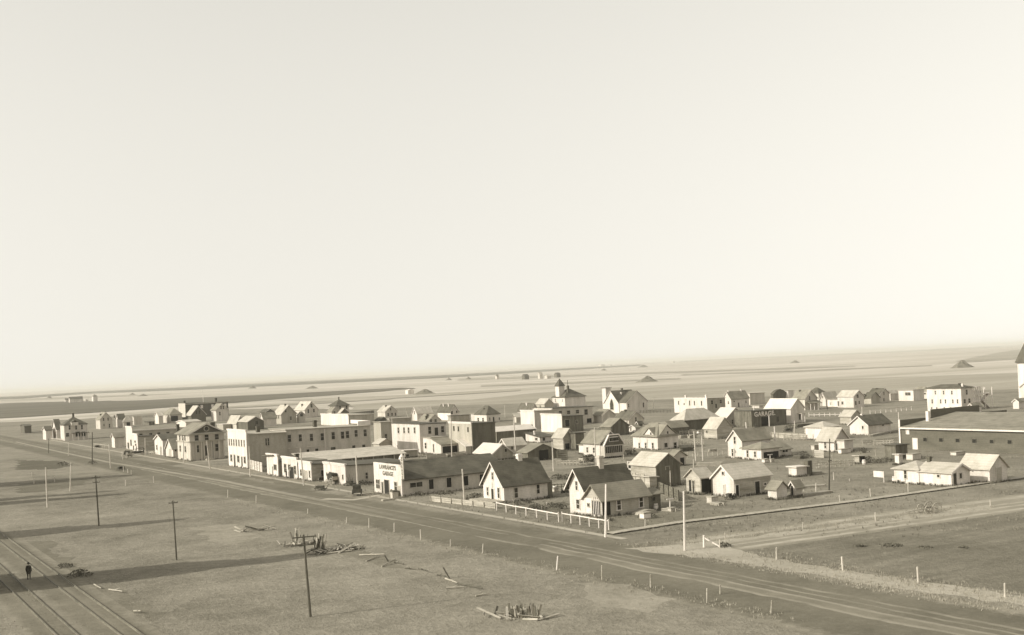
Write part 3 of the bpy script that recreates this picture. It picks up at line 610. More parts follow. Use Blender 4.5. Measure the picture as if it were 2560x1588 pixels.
house('store', 'big blank white false front with dark side building', 'store', 'E', (1430, 892), 1105, 1758, 640, 'flat', None, 'dkboard', 'tar', ff=608, ffm='white', S=[(1500, 690, 790, 70, 'o', 'board'), (1650, 700, 750, 30)])
house('store', 'two-storey store with dark lower windows left of the blank front', 'store', 'E', (1000, 835), 785, 1090, 560, 'flat', None, 'cream', 'gravel', ff=548, ffm='white',
      F=[(825, 765, 830, 34), (890, 768, 838, 44), (955, 770, 838, 34)], Lx=8)
house('store', 'white two-storey store with long grey side and dark cornice', 'store', 'E', (1275, 800), 985, 1908, 512, 'flat', None, 'cream', 'tar', ff=530, ffm='white',
      F=[(1000, 570, 635, 20), (1072, 575, 640, 22)], S=[(1390, 550, 600, 56), (1520, 545, 600, 56), (1660, 535, 590, 56), (1795, 528, 610, 56), (1845, 668, 740, 74, 'o')])
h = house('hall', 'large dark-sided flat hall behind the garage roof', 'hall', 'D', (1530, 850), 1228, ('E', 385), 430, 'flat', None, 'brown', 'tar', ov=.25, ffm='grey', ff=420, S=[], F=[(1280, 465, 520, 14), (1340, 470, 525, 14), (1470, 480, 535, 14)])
house('shed', 'long dark shed with whitish flat roof beside the dark hall', 'shed', 'E', (395, 1060), 300, 1010, 880, 'sy', 820, 'dkboard', 'bright', ov=.3)
house('store', 'small flat-topped grey building behind the hall front', 'store', 'D', (1230, 420), 1190, 1482, 325, 'flat', None, 'grey', 'tar')
house('shed', 'long flat grey shed behind the white veranda house', 'shed', 'D', (400, 425), 350, 690, 362, 'flat', None, 'grey', 'pale')
# --- far rows -------------------------------------------------------
house('house', 'grey-gabled cottage with white front, left of the middle far row', 'house', 'D', (342, 345), 240, 507, 265, 'gy', 188, 'cream', 'pale', S=[(412, 220, 250, 20), (380, 285, 325, 22), (432, 283, 322, 24), (478, 280, 320, 22)], ch=[(.4, .5, .8, .6)])
house('shed', 'low dark-gabled shed in front of the grey-gabled cottage', 'shed', 'D', (262, 430), 200, 385, 385, 'gy', 340, 'brown', 'shingle', trim=False)
house('house', 'white-gabled house with pale ridge roof, third in middle far row', 'house', 'D', (775, 390), 708, 985, 290, 'gx', 208, 'white', 'pale', F=[(735, 260, 300, 12)])
house('house', 'dark-roofed house with two small gable windows in front of pale-roofed one', 'house', 'D', (930, 445), 798, 1090, 385, 'gy', 302, 'cream', 'shingle2', S=[(957, 370, 415, 34), (1020, 368, 415, 34)], ch=[(.25, .4, 1.2, .6), (.05, .3, 1.5, .6)])
house('house', 'dark-roofed white house with two white chimneys in the far row', 'house', 'D', (1225, 385), 1052, 1338, 268, 'gy', 172, 'white', 'shingle', S=[(1240, 260, 300, 30), (1305, 255, 285, 22)], ch=[(.4, .75, .9, .5, 'trim'), (.4, .35, .9, .5, 'trim')])
house('house', 'hip-roofed white house with porch and dark chimney, centre far row', 'house', 'E', (235, 735), 48, 442, 615, 'hip', 468, 'white', 'shingle', F=[(100, 660, 715, 26), (175, 660, 715, 28)], S=[(280, 655, 705, 20), (340, 650, 730, 24, 'o'), (430, 655, 690, 18)], ch=[(.3, .5, .5, .6)])
house('house', 'dark-roofed house with white chimney behind the two-storey store', 'house', 'E', (925, 660), 722, 1055, 550, 'gy', 432, 'white', 'shingle', S=[(960, 500, 545, 24)], ch=[(.4, .5, .8, .6, 'trim')])
house('house', 'small house with pale roof and dark gable left of the school', 'house', 'E', (1145, 525), 1012, 1285, 438, 'gy', 358, 'grey', 'pale', F=[(1075, 465, 500, 20)])
h = house('school', 'white school with dark hip roof and pointed belfry', 'school', 'E', (1470, 512), 1272, 1792, 340, 'hip', 200, 'white', 'shingle', F=[(1312, 360, 410, 12), (1425, 365, 410, 10)], ov=.5)
Lx, Ly, he, ri = h['dims']
k = MB(); k.box((-.1, Ly * .42, he), (3.0, Ly * .42 + 3.0, he + 5.2)); k.build('belfry', 'white', h)
k = MB(); a_, b_, z_ = (-.5, Ly * .42 - .4), (3.4, Ly * .42 + 3.4), he + 5.25
k.add([(a_[0], a_[1], z_), (b_[0], a_[1], z_), (b_[0], b_[1], z_), (a_[0], b_[1], z_), ((a_[0] + b_[0]) / 2, (a_[1] + b_[1]) / 2, z_ + 3.6)], [(0, 3, 2, 1), (0, 1, 4), (1, 2, 4), (2, 3, 4), (3, 0, 4)]); k.build('spire', 'shingle', h)
k = MB(); k.box((Lx * .28, Ly * .2, he - .2), (Lx * .28 + .9, Ly * .2 + .9, he + ri + 1.5)); k.bar((Lx * .28 + .45, Ly * .2 + .45, he + ri + 1.4), (Lx * .28 + .45, Ly * .2 + .45, he + ri + 4), .12); k.build('chimney', 'brick', h)
house('house', 'small grey house with white front left of the church', 'house', 'F', (418, 742), 278, 625, 622, 'gy', 528, 'cream', 'shingle2')
h = house('church', 'white church with arched window, square tower and dark cross roof', 'church', 'F', (682, 585), 448, 1000, 430, 'gx', 240, 'white', 'shingle', ov=.3, ch=[(.55, .5, .9, .6), (.4, .35, .8, .5, 'trim')])
house('', None, '', 'F', (803, 596), 692, 1135, 415, 'gy', 238, 'white2', 'shingle', parent=h, S=[(828, 440, 495, 20), (1062, 420, 495, 22)])
house('', None, '', 'F', (482, 535), 424, 512, 190, 'flat', None, 'white', 'tar', parent=h, ov=.4, Lx=2.7)
Lx, Ly, he, ri = h['dims']; y_, z_ = front_at(h, 'F', 565, 460)
k = MB(); ar = [(y_ - 1.3, z_ - 2), (y_ + 1.3, z_ - 2), (y_ + 1.3, z_ + .6), (y_ + .8, z_ + 1.9), (y_, z_ + 2.8), (y_ - .8, z_ + 1.9), (y_ - 1.3, z_ + .6)]
k.prism(ar, 'x', -.12, -.01); o = k.build('window', 'grey', h)
k = MB(); k.prism([(y_ + (p - y_) * .8, z_ + (q - z_) * .85) for p, q in ar], 'x', -.15, -.11); k.build('pane', 'glass', o)
house('house', 'dark-roofed house with grey gable in front of the church', 'house', 'F', (835, 790), 618, 1070, 685, 'gy', 558, 'cream', 'shingle', S=[(942, 650, 725, 28)], F=[(805, 700, 735, 16)], ch=[(.45, .7, .8, .6)])
house('barn', 'near-black gabled barn with grey roof below the church', 'barn', 'F', (560, 945), 400, 838, 800, 'gy', 672, 'dkboard', 'shingle2', trim=False)
house('shed', 'little white shed right of the near-black barn', 'shed', 'F', (944, 900), 838, 1010, 815, 'gx', 775, 'white', 'shingle2', F=[(865, 815, 865, 14)])
house('shed', 'low dark-roofed shed left of the near-black barn', 'shed', 'F', (452, 915), 352, 600, 850, 'gy', 785, 'dkboard', 'shingle', trim=False)
# --- middle houses --------------------------------------------------
h = house('house', 'white house with glazed porch and dark dormer, pole before it', 'house', 'F', (385, 1300), 122, 694, 1050, 'gy', 868, 'white', 'shingle2', ov=.45, F=[(180, 1125, 1205, 30), (285, 1130, 1210, 34)])
house('', None, '', 'F', (128, 1235), 50, 240, 1090, 'sx', None, 'white', 'shingle2', parent=h)
Lx, Ly, he, ri = h['dims']
k = MB(); k.prism([(.1, he - .6), (Lx - .1, he - .6), (Lx * .74, he + ri * .62), (Lx * .26, he + ri * .62)], 'y', -1.5, -.04); k.build('dormer', 'brown', h)
k = MB(); k.prism([(-.25, he - .7), (Lx * .24, he + ri * .72), (Lx * .76, he + ri * .72), (Lx + .25, he - .7), (Lx + .05, he - .7), (Lx * .73, he + ri * .63), (Lx * .27, he + ri * .63), (-.05, he - .7)], 'y', -1.75, -1.35); k.build('dormer_roof', 'trim', h)
k = MB(); k.box((Lx * .26, -1.56, he + .1), (Lx * .74, -1.505, he + ri * .5)); f = k.build('window', 'trim', h)
for i in range(6):
    k = MB(); k.box((Lx * (.275 + i * .077), -1.585, he + .2), (Lx * (.275 + i * .077) + .38, -1.565, he + ri * .42)); k.build('pane', 'glass', f)
k = MB(); k.box((.1, -1.5, .35), (Lx - .1, -.04, he - .65)); k.build('porch', 'cream', h)
for i in range(9):
    k = MB(); k.box((.35 + i * (Lx - .7) / 9, -1.56, 1.1), (.35 + (i + .72) * (Lx - .7) / 9, -1.505, he - .85)); k.build('window', 'glass', h)
h = house('house', 'white hip-roofed house with white gable and bare saplings before it', 'house', 'F', (1293, 1168), 905, 1615, 965, 'hip', 738, 'white', 'shingle2', ov=.5,
      F=[(1000, 1055, 1140, 26), (1100, 1055, 1140, 28), (1212, 1058, 1140, 30)], S=[(1415, 1055, 1125, 56), (1562, 1052, 1145, 50)], ch=[(.5, .62, .3, .5)])
Lx, Ly, he, ri = h['dims']
k = MB(); k.prism([(Ly * .08, he + .1), (Ly * .55, he + .1), (Ly * .315, he + ri * .62)], 'x', -.1, Lx * .3); k.build('gable', 'white', h)
k = MB(); k.prism([(Ly * .05, he + .1), (Ly * .315, he + ri * .66), (Ly * .58, he + .1), (Ly * .58, he + .22), (Ly * .315, he + ri * .66 + .14), (Ly * .05, he + .22)], 'x', -.3, Lx * .4); k.build('gable_roof', 'shingle2', h)
k = MB(); k.prism([(Lx * .08, he + .1), (Lx * .95, he + .1), (Lx * .45, he + ri * .82)], 'y', -.1, Ly * .3); k.build('gable', 'cream', h)
k = MB(); k.prism([(Lx * .03, he + .1), (Lx * .45, he + ri * .86), (Lx, he + .1), (Lx, he + .22), (Lx * .45, he + ri * .86 + .14), (Lx * .03, he + .22)], 'y', -.3, Ly * .4); k.build('gable_roof', 'shingle2', h)
win(h, Vector((0, -.1, 0)), 'S', h.location.x, h.location.y, 'F', (1438, 872, 912, 28)); win(h, Vector((-.1, 0, 0)), 'F', h.location.x, h.location.y, 'F', (1185, 890, 930, 18))
house('shed', 'low dark shed with pale slanting roof behind the hip-roofed house', 'shed', 'F', (1510, 945), 1440, 1765, 815, 'sy', 735, 'dkboard', 'shingle2')
# --- right of middle ------------------------------------------------
h = house('hall', 'long low white flat-roofed hall with a row of narrow windows', 'hall', 'G', (690, 585), 176, 972, 358, 'flat', None, 'grey', 'gravel', ff=352, ffm='white',
      F=[(238, 395, 450, 14), (325, 430, 455, 14), (410, 390, 462, 18), (487, 395, 460, 16), (600, 395, 465, 20)], S=[(755, 385, 445, 36), (893, 375, 430, 36), (820, 440, 505, 26, 'd')], ch=[(.2, .75, 1.2, .7, 'trim'), (.05, .05, 1.4, .6, 'trim')])
house('house', 'white-gabled house with grey roof next to the long white hall', 'house', 'G', (1062, 505), 938, 1342, 362, 'gx', 252, 'white', 'shingle2', F=[(1015, 400, 440, 18)], S=[(1105, 395, 412, 26), (1175, 420, 490, 20, 'd'), (1290, 390, 430, 20)], ch=[(.08, .5, .5, .5, 'trim'), (.8, .5, .6, .5, 'trim')])
house('warehouse', 'plain pale windowless shed right of the white-gabled house', 'shed', 'G', (1360, 455), 1322, 1590, 278, 'flat', None, 'cream', 'gravel', Ly=4)
h = house('livery_barn', 'wide barn with broad pale roof over dark walls', 'barn', 'G', (330, 870), 150, 850, 705, 'hip', 512, 'brown', 'pale', ov=.7)
house('store', 'whitish building with light roof left of the dark garage', 'store', 'G', (985, 800), 770, 1275, 668, 'gy', 505, 'cream', 'bright', trim=False, S=[(1078, 690, 752, 26)])
house('barn', 'grey barn with pale roof and green-dark gable near the dark garage', 'barn', 'G', (840, 998), 636, 1082, 828, 'gy', 658, 'board', 'pale', trim=False, F=[(676, 860, 895, 26)])
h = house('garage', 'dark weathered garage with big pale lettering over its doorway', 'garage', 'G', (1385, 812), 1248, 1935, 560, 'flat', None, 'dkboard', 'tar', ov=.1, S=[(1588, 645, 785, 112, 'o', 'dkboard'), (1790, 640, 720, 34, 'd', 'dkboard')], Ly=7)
q = plane_y(*px('Y', 870, 570), h.location.y) - h.location
text_on(h, 'GARAGE.', q.x, -.04, q.z - .1, 1.75, 'S', 'pale_letter', sx=1.02)
h = house('store', 'large white building with brilliant roof and grey gable by the dark garage', 'store', 'G', (2005, 745), 1598, 2218, 512, 'gy', 362, 'white2', 'bright', trim=False, S=[(2135, 600, 690, 30, 'd')])
Lx, Ly, he, ri = h['dims']
for a_ in (.5, .72): k = MB(); k.box((Lx * a_, -1.6, 0), (Lx * a_ + .15, -1.45, 2.6)); k.build('porch_post', 'trim', h)
k = MB(); k.box((Lx * .46, -1.8, 2.6), (Lx * .8, -.02, 2.75)); k.build('porch_roof', 'pale', h)
house('barn', 'dark round-shouldered barn far off above the brilliant roof', 'barn', 'G', (1722, 365), 1690, 1928, 285, 'gam', 212, 'brown', 'shingle', trim=False)
house('shed', 'white shed joined to the dark round-shouldered barn', 'shed', 'G', (1960, 350), 1900, 2045, 235, 'flat', None, 'white', 'gravel')
h = house('house', 'grey house with gable window and posted porch, far right row', 'house', 'H', (365, 590), 148, 578, 392, 'gy', 242, 'cream', 'shingle2', S=[(440, 350, 420, 24)], ch=[(.4, .75, .7, .5)])
Lx, Ly, he, ri = h['dims']
k = MB(); k.prism([(-2.2, 2.3), (-.02, 3.1), (-.02, 3.25), (-2.2, 2.42)], 'x', .2, Lx + .2); k.build('porch_roof', 'shingle2', h)
for a_ in (.1, .4, .7, .98): k = MB(); k.box((Lx * a_, -2.1, 0), (Lx * a_ + .15, -1.95, 2.3)); k.build('porch_post', 'trim', h)
house('house', 'dark hip-roofed house peeping out behind the posted porch', 'house', 'H', (600, 470), 425, 725, 300, 'hip', 200, 'cream', 'shingle')
h = house('house', 'low white house with dark slit eave behind the road', 'house', 'H', (722, 520), 628, 930, 392, 'gx', 285, 'white2', 'pale', F=[(665, 345, 385, 18)])
house('', None, '', 'H', (925, 530), 748, 1000, 405, 'flat', None, 'white', 'gravel', parent=h, F=[(800, 455, 500, 20, 'g')])
house('house', 'large white house with pale roof and grey gable, right far row', 'house', 'H', (1200, 545), 925, 1380, 352, 'gy', 250, 'white', 'pale', F=[(1005, 440, 490, 40), (935, 435, 515, 20, 'd')], S=[(1262, 320, 375, 40), (1232, 432, 500, 24, 'd'), (1290, 430, 480, 24)])
house('house', 'dark-roofed grey annex with brick stack by the large white house', 'house', 'H', (1500, 480), 1372, 1650, 375, 'gy', 285, 'grey', 'shingle', trim=False, ch=[(.0, .9, 1.4, .6)])
house('house', 'tall white house with dark roof, last of the right far row', 'house', 'H', (1650, 465), 1458, 1818, 308, 'gy', 215, 'cream', 'shingle', S=[(1715, 275, 325, 20), (1715, 385, 432, 20)], ch=[(.4, .6, .6, .5)])
house('shed', 'small pale shed beside the tall white far house', 'shed', 'H', (1832, 420), 1770, 1960, 300, 'gx', 258, 'white2', 'pale')
h = house('house', 'white bungalow with railed porch left of the big hotel', 'house', 'I', (305, 768), 128, 330, 640, 'flat', None, 'white', 'gravel', F=[(235, 668, 702, 120)], Lx=6)
house('', None, '', 'I', (460, 742), 312, 500, 655, 'hip', 600, 'white', 'shingle2', parent=h, F=[(355, 672, 695, 50), (425, 672, 690, 50)])
h = house('hotel', 'three-storey white hotel with verandas and outside stair', 'hotel', 'I', (873, 885), 468, 1010, 617, 'hip', 572, 'white', 'shingle', ov=.5, ridge=6,
      F=row((560, 657, 755), 648, 690, 15) + row((523, 622, 679, 767, 822), 750, 795, 16) + row((517, 577, 665, 740, 813), 842, 862, 16),
      S=[(928, 635, 692, 22), (905, 748, 795, 24), (960, 740, 790, 26)], ch=[(.6, .8, .6, .5), (.5, .2, 1.0, .5), (.3, .05, 1.2, .5, 'trim')])
Lx, Ly, he, ri = h['dims']
vx = along(gp('I', 1010, 880), 1, 0, px('I', 1108, 0)[0])
for z_ in (he * .35, he * .66, he - .1):
    k = MB(); k.box((Lx + .02, .1, z_), (Lx + vx, Ly * .8, z_ + .22)); k.build('veranda_floor', 'trim', h)
for z_ in (he * .35, he * .66):
    k = MB(); k.box((Lx + .05, .12, z_ + .22), (Lx + vx, .2, z_ + 1.2)); k.build('veranda_rail', 'trim', h)
for i in range(4):
    k = MB(); k.box((Lx + vx * (i + 1) / 4 - .2, .12, 0), (Lx + vx * (i + 1) / 4, .32, he)); k.build('veranda_post', 'trim', h)
for a_ in (2.0, 5.5):
    for b_ in (0., 3.): k = MB(); k.box((Lx + vx + a_, b_, 0), (Lx + vx + a_ + .2, b_ + .2, he * .95)); k.build('stair_post', 'trim', h)
k = MB(); k.plank((Lx + vx + 5.6, 1.5, .1), (Lx + vx + 2.2, 1.5, he * .35), 1.2, .3); k.plank((Lx + vx + 2.2, 1.5, he * .35), (Lx + vx + 5.6, 1.5, he * .66), 1.2, .3); k.box((Lx + vx, .6, he * .66), (Lx + vx + 5.7, 2.4, he * .66 + .2)); k.build('stair', 'trim', h)
house('shed', 'small white gabled shed in front of the hotel verandas', 'shed', 'I', (1012, 903), 948, 1105, 832, 'gx', 800, 'white', 'shingle2')
# church tower at the right edge
h = house('church', 'white church tower with tall dark spire at the right edge', 'church', 'I', (1725, 806), 1550, 1850, 318, 'flat', None, 'white', 'tar', ov=.3)
Lx, Ly, he, ri = h['dims']
k = MB(); k.add([(-.6, -.6, he + .2), (Lx + .6, -.6, he + .2), (Lx + .6, Ly + .6, he + .2), (-.6, Ly + .6, he + .2), (Lx / 2, Ly / 2, he + 9.5)], [(0, 3, 2, 1), (0, 1, 4), (1, 2, 4), (2, 3, 4), (3, 0, 4)]); k.build('spire', 'shingle', h)
house('', None, '', 'I', (1780, 836), 1568, 2060, 600, 'gx', 520, 'white', 'shingle2', parent=h)
house('shed', 'little round-topped white shed below the church tower', 'shed', 'I', (1548, 862), 1478, 1660, 775, 'gx', 745, 'white', 'shingle2')
# --- rink -----------------------------------------------------------
P0 = gp('I', 160, 1337)
Lr = 62.; rx, ry = P0.x, P0.y - Lr
hr = height_at(P0, px('I', 160, 1082)[1])
rk = thing('rink', 'long dark-painted rink with white door and square windows at right', 'rink', (rx, ry, 0))
RW = 34.; rr = height_at(Vector((rx + RW / 2, ry + Lr, 0)), px('I', 0, 905)[1]) - hr
k = MB(); k.prism([(0, 0), (RW, 0), (RW, hr), (RW / 2, hr + rr), (0, hr)], 'y', 0, Lr); k.build('wall', 'red', rk)
k = MB(); m1 = rr / (RW / 2); k.prism([(-.5, hr - m1 * .5 + .03), (RW / 2, hr + rr + .03), (RW + .5, hr - m1 * .5 + .03), (RW + .5, hr - m1 * .5 + .2), (RW / 2, hr + rr + .2), (-.5, hr - m1 * .5 + .2)], 'y', -.3, Lr - .02); k.build('roof', 'shingle2', rk)
k = MB(); k.box((-.56, -.3, hr - .22), (-.5, Lr - .02, hr + .06)); k.build('fascia', 'trim', rk)
k = MB(); k.prism([(-.1, 0), (RW * .27, 0), (RW * .27, hr + 1.5), (-.1, hr + 1.5)], 'y', Lr, Lr + .3); k.prism([(RW * .27, 0), (RW * .73, 0), (RW * .73, hr + rr + 1.1), (RW * .27, hr + rr + 1.1)], 'y', Lr, Lr + .3); k.prism([(RW * .73, 0), (RW, 0), (RW, hr + 1.5), (RW * .73, hr + 1.5)], 'y', Lr, Lr + .3); k.build('false_front', 'red', rk)
k = MB(); k.box((-.2, Lr - .02, 0), (-.11, Lr + .33, hr + 1.6)); k.box((RW * .27 - .15, Lr - .1, hr + 1.5), (RW * .27 - .02, Lr + .33, hr + rr + 1.2)); k.build('corner_board', 'trim', rk)
for s_ in row((440, 628, 823, 1020, 1226, 1438), 1203, 1243, 42, 'o', dy=6): win(rk, Vector((0, Lr, 0)), 'F', rx, ry + Lr, 'I', (*s_[:4], 'o', 'red'))
win(rk, Vector((0, Lr, 0)), 'F', rx, ry + Lr, 'I', (322, 1212, 1340, 52, 'l'))
win(rk, Vector((0, Lr, 0)), 'F', rx, ry + Lr, 'I', (233, 1095, 1162, 30, 'l'))
k = MB(); k.box((6, Lr - 2.0, hr + .3), (6.65, Lr - 1.35, hr + 2.9)); k.build('chimney', 'trim', rk)
# --- houses between the barn row and the rink -----------------------
h = house('house', 'white house with tall lit gable and low porch wing, centre right', 'house', 'L', (1115, 545), 890, 1565, 262, 'gx', 100, 'white', 'shingle2', F=[(990, 205, 310, 34), (955, 395, 505, 30)], ch=[(.75, .5, .6, .22, 'iron')])
house('', None, '', 'L', (1412, 572), 1108, 1700, 405, 'hip', 280, 'white', 'shingle2', parent=h, ov=.4, F=[(1192, 415, 520, 34), (1310, 435, 520, 40)], S=[(1560, 455, 575, 240, 'o')])
h2 = house('', None, '', 'L', (1700, 520), 1560, 1880, 405, 'sy', 300, 'white2', 'shingle2', parent=h, S=[(1780, 410, 445, 90)])
Lx, Ly, he, ri = h['dims']; k = MB(); q = gp('L', 1690, 480) - h.location; k.bar((q.x, q.y + 1, 2), (q.x, q.y + 1, 5.6), .14); k.box((q.x - .16, q.y + .85, 2), (q.x + .16, q.y + 1.15, 3.4)); k.build('stovepipe', 'trim', h)
h = house('barn', 'white-fronted barn with pale roof and two dark side doorways', 'barn', 'L', (985, 1158), 652, 1562, 862, 'gx', 655, 'white', 'pale', F=[(805, 755, 802, 36), (830, 960, 1130, 22, 'g')])
Lx, Ly, he, ri = h['dims']; k = MB(); k.box((.2, -.05, 0), (Lx - .02, -.008, he - .05)); k.build('side_cladding', 'board', h)
for s_ in [(1022, 962, 1152, 48, 'o'), (1340, 925, 1132, 72, 'o'), (1460, 928, 962, 44)]: win(h, Vector((0, -.06, 0)), 'S', h.location.x, h.location.y, 'L', s_)
house('shed', 'grey shed with twin dark front doors left of the white-fronted barn', 'shed', 'L', (455, 1115), 232, 645, 848, 'gx', 712, 'board', 'pale', trim=False, F=[(292, 885, 1062, 36, 'o'), (342, 895, 1090, 22, 'o')], S=[(538, 850, 1095, 150, 'o')])
house('outhouse', 'small white outhouse with grey roof at the boardwalk', 'outhouse', 'L', (1655, 1198), 1515, 1818, 1020, 'gy', 912, 'white', 'shingle2', trim=False)
house('outhouse', 'narrow grey outhouse with dark open door by the white one', 'outhouse', 'L', (1952, 1160), 1862, 2050, 985, 'gx', 905, 'cream', 'shingle2', F=[(1900, 975, 1150, 36, 'o')])
h = house('shed', 'box shed with white roof and grey side, stack at its corner', 'shed', 'L', (1967, 838), 1842, 2130, 688, 'flat', None, 'white2', 'bright', trim=False)
Lx, Ly, he, ri = h['dims']; k = MB(); k.box((Lx + .05, -.2, 0), (Lx + 1.0, .7, he + .9)); k.build('chimney', 'brown', h)
# --- the two steep near houses and the barn --------------------------
h = house('house', 'steep-gabled white house with dark roof beside the garage', 'house', 'J', (472, 1034), 172, 1105, 770, 'gx', 442, 'white', 'shingle', ov=.42,
      F=[(300, 590, 688, 28), (230, 805, 918, 24), (390, 815, 960, 34), (305, 828, 1003, 36, 'd', 'trim')], S=[(640, 815, 955, 60), (960, 765, 895, 52)], ch=[(.62, .5, .9, .7, 'trim')])
Lx, Ly, he, ri = h['dims']
house('', None, '', 'J', (1108, 955), 1060, 1172, 705, 'sx', None, 'dkboard', 'pale', parent=h, Ly=Ly * .8)
k = MB(); k.box((-2.2, -.3, 0), (-.03, Ly + .6, .35)); k.box((-3.4, Ly * .3, 0), (-2.2, Ly * .6, .18)); k.build('platform', 'plank', h)
h = house('house', 'steep-gabled white house with dark kitchen wing at the corner', 'house', 'K', (375, 1212), 152, 1050, 795, 'gx', 545, 'white', 'shingle', ov=.55, F=[(243, 718, 845, 32), (265, 985, 1115, 52)], ch=[(.52, .5, 1.5, .7, 'cream')])
Lx, Ly, he, ri = h['dims']
house('', None, '', 'K', (618, 1246), 372, 1296, 985, 'gx', 780, 'grey', 'shingle2', parent=h, ov=.4, trim=False, S=[(855, 988, 1132, 66, 'w', 'trim'), (1178, 938, 1090, 64, 'w', 'trim')])
o2 = gp('K', 618, 1246) - h.location; LyW = along(gp('K', 618, 1246), 0, 1, px('K', 372, 0)[0])
k = MB(); k.box((o2.x - .06, o2.y - .02, 0), (o2.x - .004, o2.y + LyW, height_at(gp('K', 618, 1246), px('K', 0, 985)[1]))); k.build('front_wall', 'white', h)
for s_ in [(538, 1005, 1205, 116, 'o'), (422, 1040, 1082, 24)]: win(h, Vector((o2.x - .06, o2.y, 0)), 'F', h.location.x + o2.x, h.location.y + o2.y, 'K', s_)
win(h, Vector((o2.x, o2.y, 0)), 'S', h.location.x + o2.x, h.location.y + o2.y, 'K', (675, 1000, 1212, 112, 'o'))
for i in range(5):
    y_ = front_at(h, 'K', 490 + i * 25, 1100)[0]
    k = MB(); k.box((o2.x - .13, y_ - .05, .3), (o2.x - .09, y_ + .05, 2.6)); k.build('screen_bar', 'trim', h)
house('', None, '', 'K', (1300, 1152), 1230, 1470, 915, 'gx', 850, 'brown', 'shingle2', parent=h, trim=False, Ly=LyW * .8, S=[(1360, 950, 1000, 40)])
h = house('barn', 'grey two-level barn with pale roof and dark boarded gable', 'barn', 'K', (1405, 812), 1042, 1758, 492, 'gy', 318, 'board', 'pale', trim=False, S=[(1560, 505, 550, 50, 'd', 'board')])
Lx, Ly, he, ri = h['dims']
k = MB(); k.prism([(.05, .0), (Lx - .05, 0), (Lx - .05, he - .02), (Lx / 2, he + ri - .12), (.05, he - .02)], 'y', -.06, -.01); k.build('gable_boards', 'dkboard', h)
house('', None, '', 'K', (1310, 835), 1040, 1412, 660, 'sx', None, 'board', 'pale', parent=h, F=[(1080, 600, 800, 40, 'g'), (1200, 620, 820, 50, 'g')])
house('outhouse', 'little white-cornered privy left of the two-level barn', 'outhouse', 'K', (1045, 580), 985, 1110, 420, 'sx', None, 'white', 'shingle', F=[(1015, 440, 530, 36, 'o')])
house('shed', 'small pale-gabled shed with dark door behind the two-level barn', 'shed', 'K', (1655, 505), 1575, 1835, 360, 'gy', 275, 'cream', 'shingle2', trim=False, S=[(1775, 380, 500, 60, 'o')])
# --- right side houses ----------------------------------------------
house('house', 'small white house with pale hip roof behind the grey-gabled one', 'house', 'H', (690, 1105), 378, 960, 892, 'hip', 780, 'white', 'pale', ov=.4)
h = house('house', 'white cottage with pale roof and dark shaded gable, pole before it', 'house', 'H', (868, 1310), 600, 1100, 1092, 'gy', 895, 'white', 'pale', ov=.5, F=[(710, 1140, 1240, 34)])
house('', None, '', 'H', (1042, 1318), 880, 1192, 1112, 'flat', None, 'white', 'gravel', parent=h, F=[(905, 1160, 1275, 38, 'd')])
house('barn', 'grey barn with pale roof behind the dark-roofed white house', 'barn', 'H', (1160, 838), 968, 1335, 692, 'gy', 592, 'board', 'pale', trim=False)
house('house', 'white-gabled house with dark roof and plain grey side, by the rink', 'house', 'H', (1455, 1022), 1135, 1838, 838, 'gx', 692, 'white2', 'shingle', F=[(1355, 858, 912, 24)], S=[(1697, 838, 858, 42)], ov=.4, ch=[(.15, .5, .5, .4, 'trim')])
h = house('bunkhouse', 'long low white house in two parts in front of the rink', 'house', 'N', (1215, 932), 668, 1530, 692, 'gy', 545, 'white', 'pale', ov=.35, F=[(990, 725, 768, 42)], S=[(1265, 700, 905, 54, 'd'), (1362, 700, 785, 48)], ch=[(.5, .95, .9, .5)])
house('', None, '', 'N', (664, 892), 246, 1040, 655, 'hip', 488, 'white', 'pale', parent=h, ov=.35, F=[(432, 655, 785, 36), (318, 815, 862, 40, 'd')])
house('shed', 'grey gabled shed with pale roof right of the long low white house', 'shed', 'N', (1862, 872), 1360, 2158, 622, 'gy', 402, 'white2', 'pale', trim=False, S=[(2010, 600, 840, 90, 'g')])
# --- left-hand far rows ---------------------------------------------
h = house('school', 'long two-storey dark brick school with flat roof, far left', 'school', 'B', (858, 585), 742, 1592, 335, 'flat', None, 'brick', 'tar', ov=.2, ch=[(.06, .5, 1.5, 1), (.8, .5, 2.0, 1.2)])
Lx, Ly, he, ri = h['dims']; k = MB(); k.box((-.12, 0, 0), (-.01, Ly, he)); k.build('front_wall', 'cream', h)
k = MB(); k.box((-.2, -.25, he - .7), (Lx, -.01, he - .2)); k.build('cornice', 'grey', h)
k = MB(); k.bar((Lx * .5, Ly * .5, he - .1), (Lx * .5, Ly * .5, he + 7), .14); k.build('flagpole', 'trim', h)
for f_ in (.2, .35, .6, .75, .9):
    k = MB(); k.box((Lx * f_, -.06, he * .6), (Lx * f_ + 1.4, -.005, he * .82)); k.build('window', 'trim', h)
house('house', 'gabled house with white bargeboards before the brick school', 'house', 'B', (955, 660), 872, 1205, 530, 'gy', 378, 'brown', 'pale', S=[(1040, 460, 515, 26), (1090, 460, 515, 26)], ov=.5)
house('house', 'dark-gabled house with white front at the brick school corner', 'house', 'B', (1385, 640), 1298, 1592, 445, 'gy', 338, 'white2', 'shingle2', S=[(1460, 380, 435, 26), (1500, 378, 432, 26), (1440, 480, 540, 26)], ov=.5)
house('house', 'hip-roofed grey house with deep dark porch, far left', 'house', 'B', (592, 675), 465, 795, 535, 'hip', 415, 'cream', 'shingle2', S=[(660, 550, 640, 120, 'o')], ov=.4)
house('house', 'pale box house left of the hip-roofed grey house', 'house', 'B', (395, 688), 328, 470, 552, 'gx', 480, 'white2', 'pale')
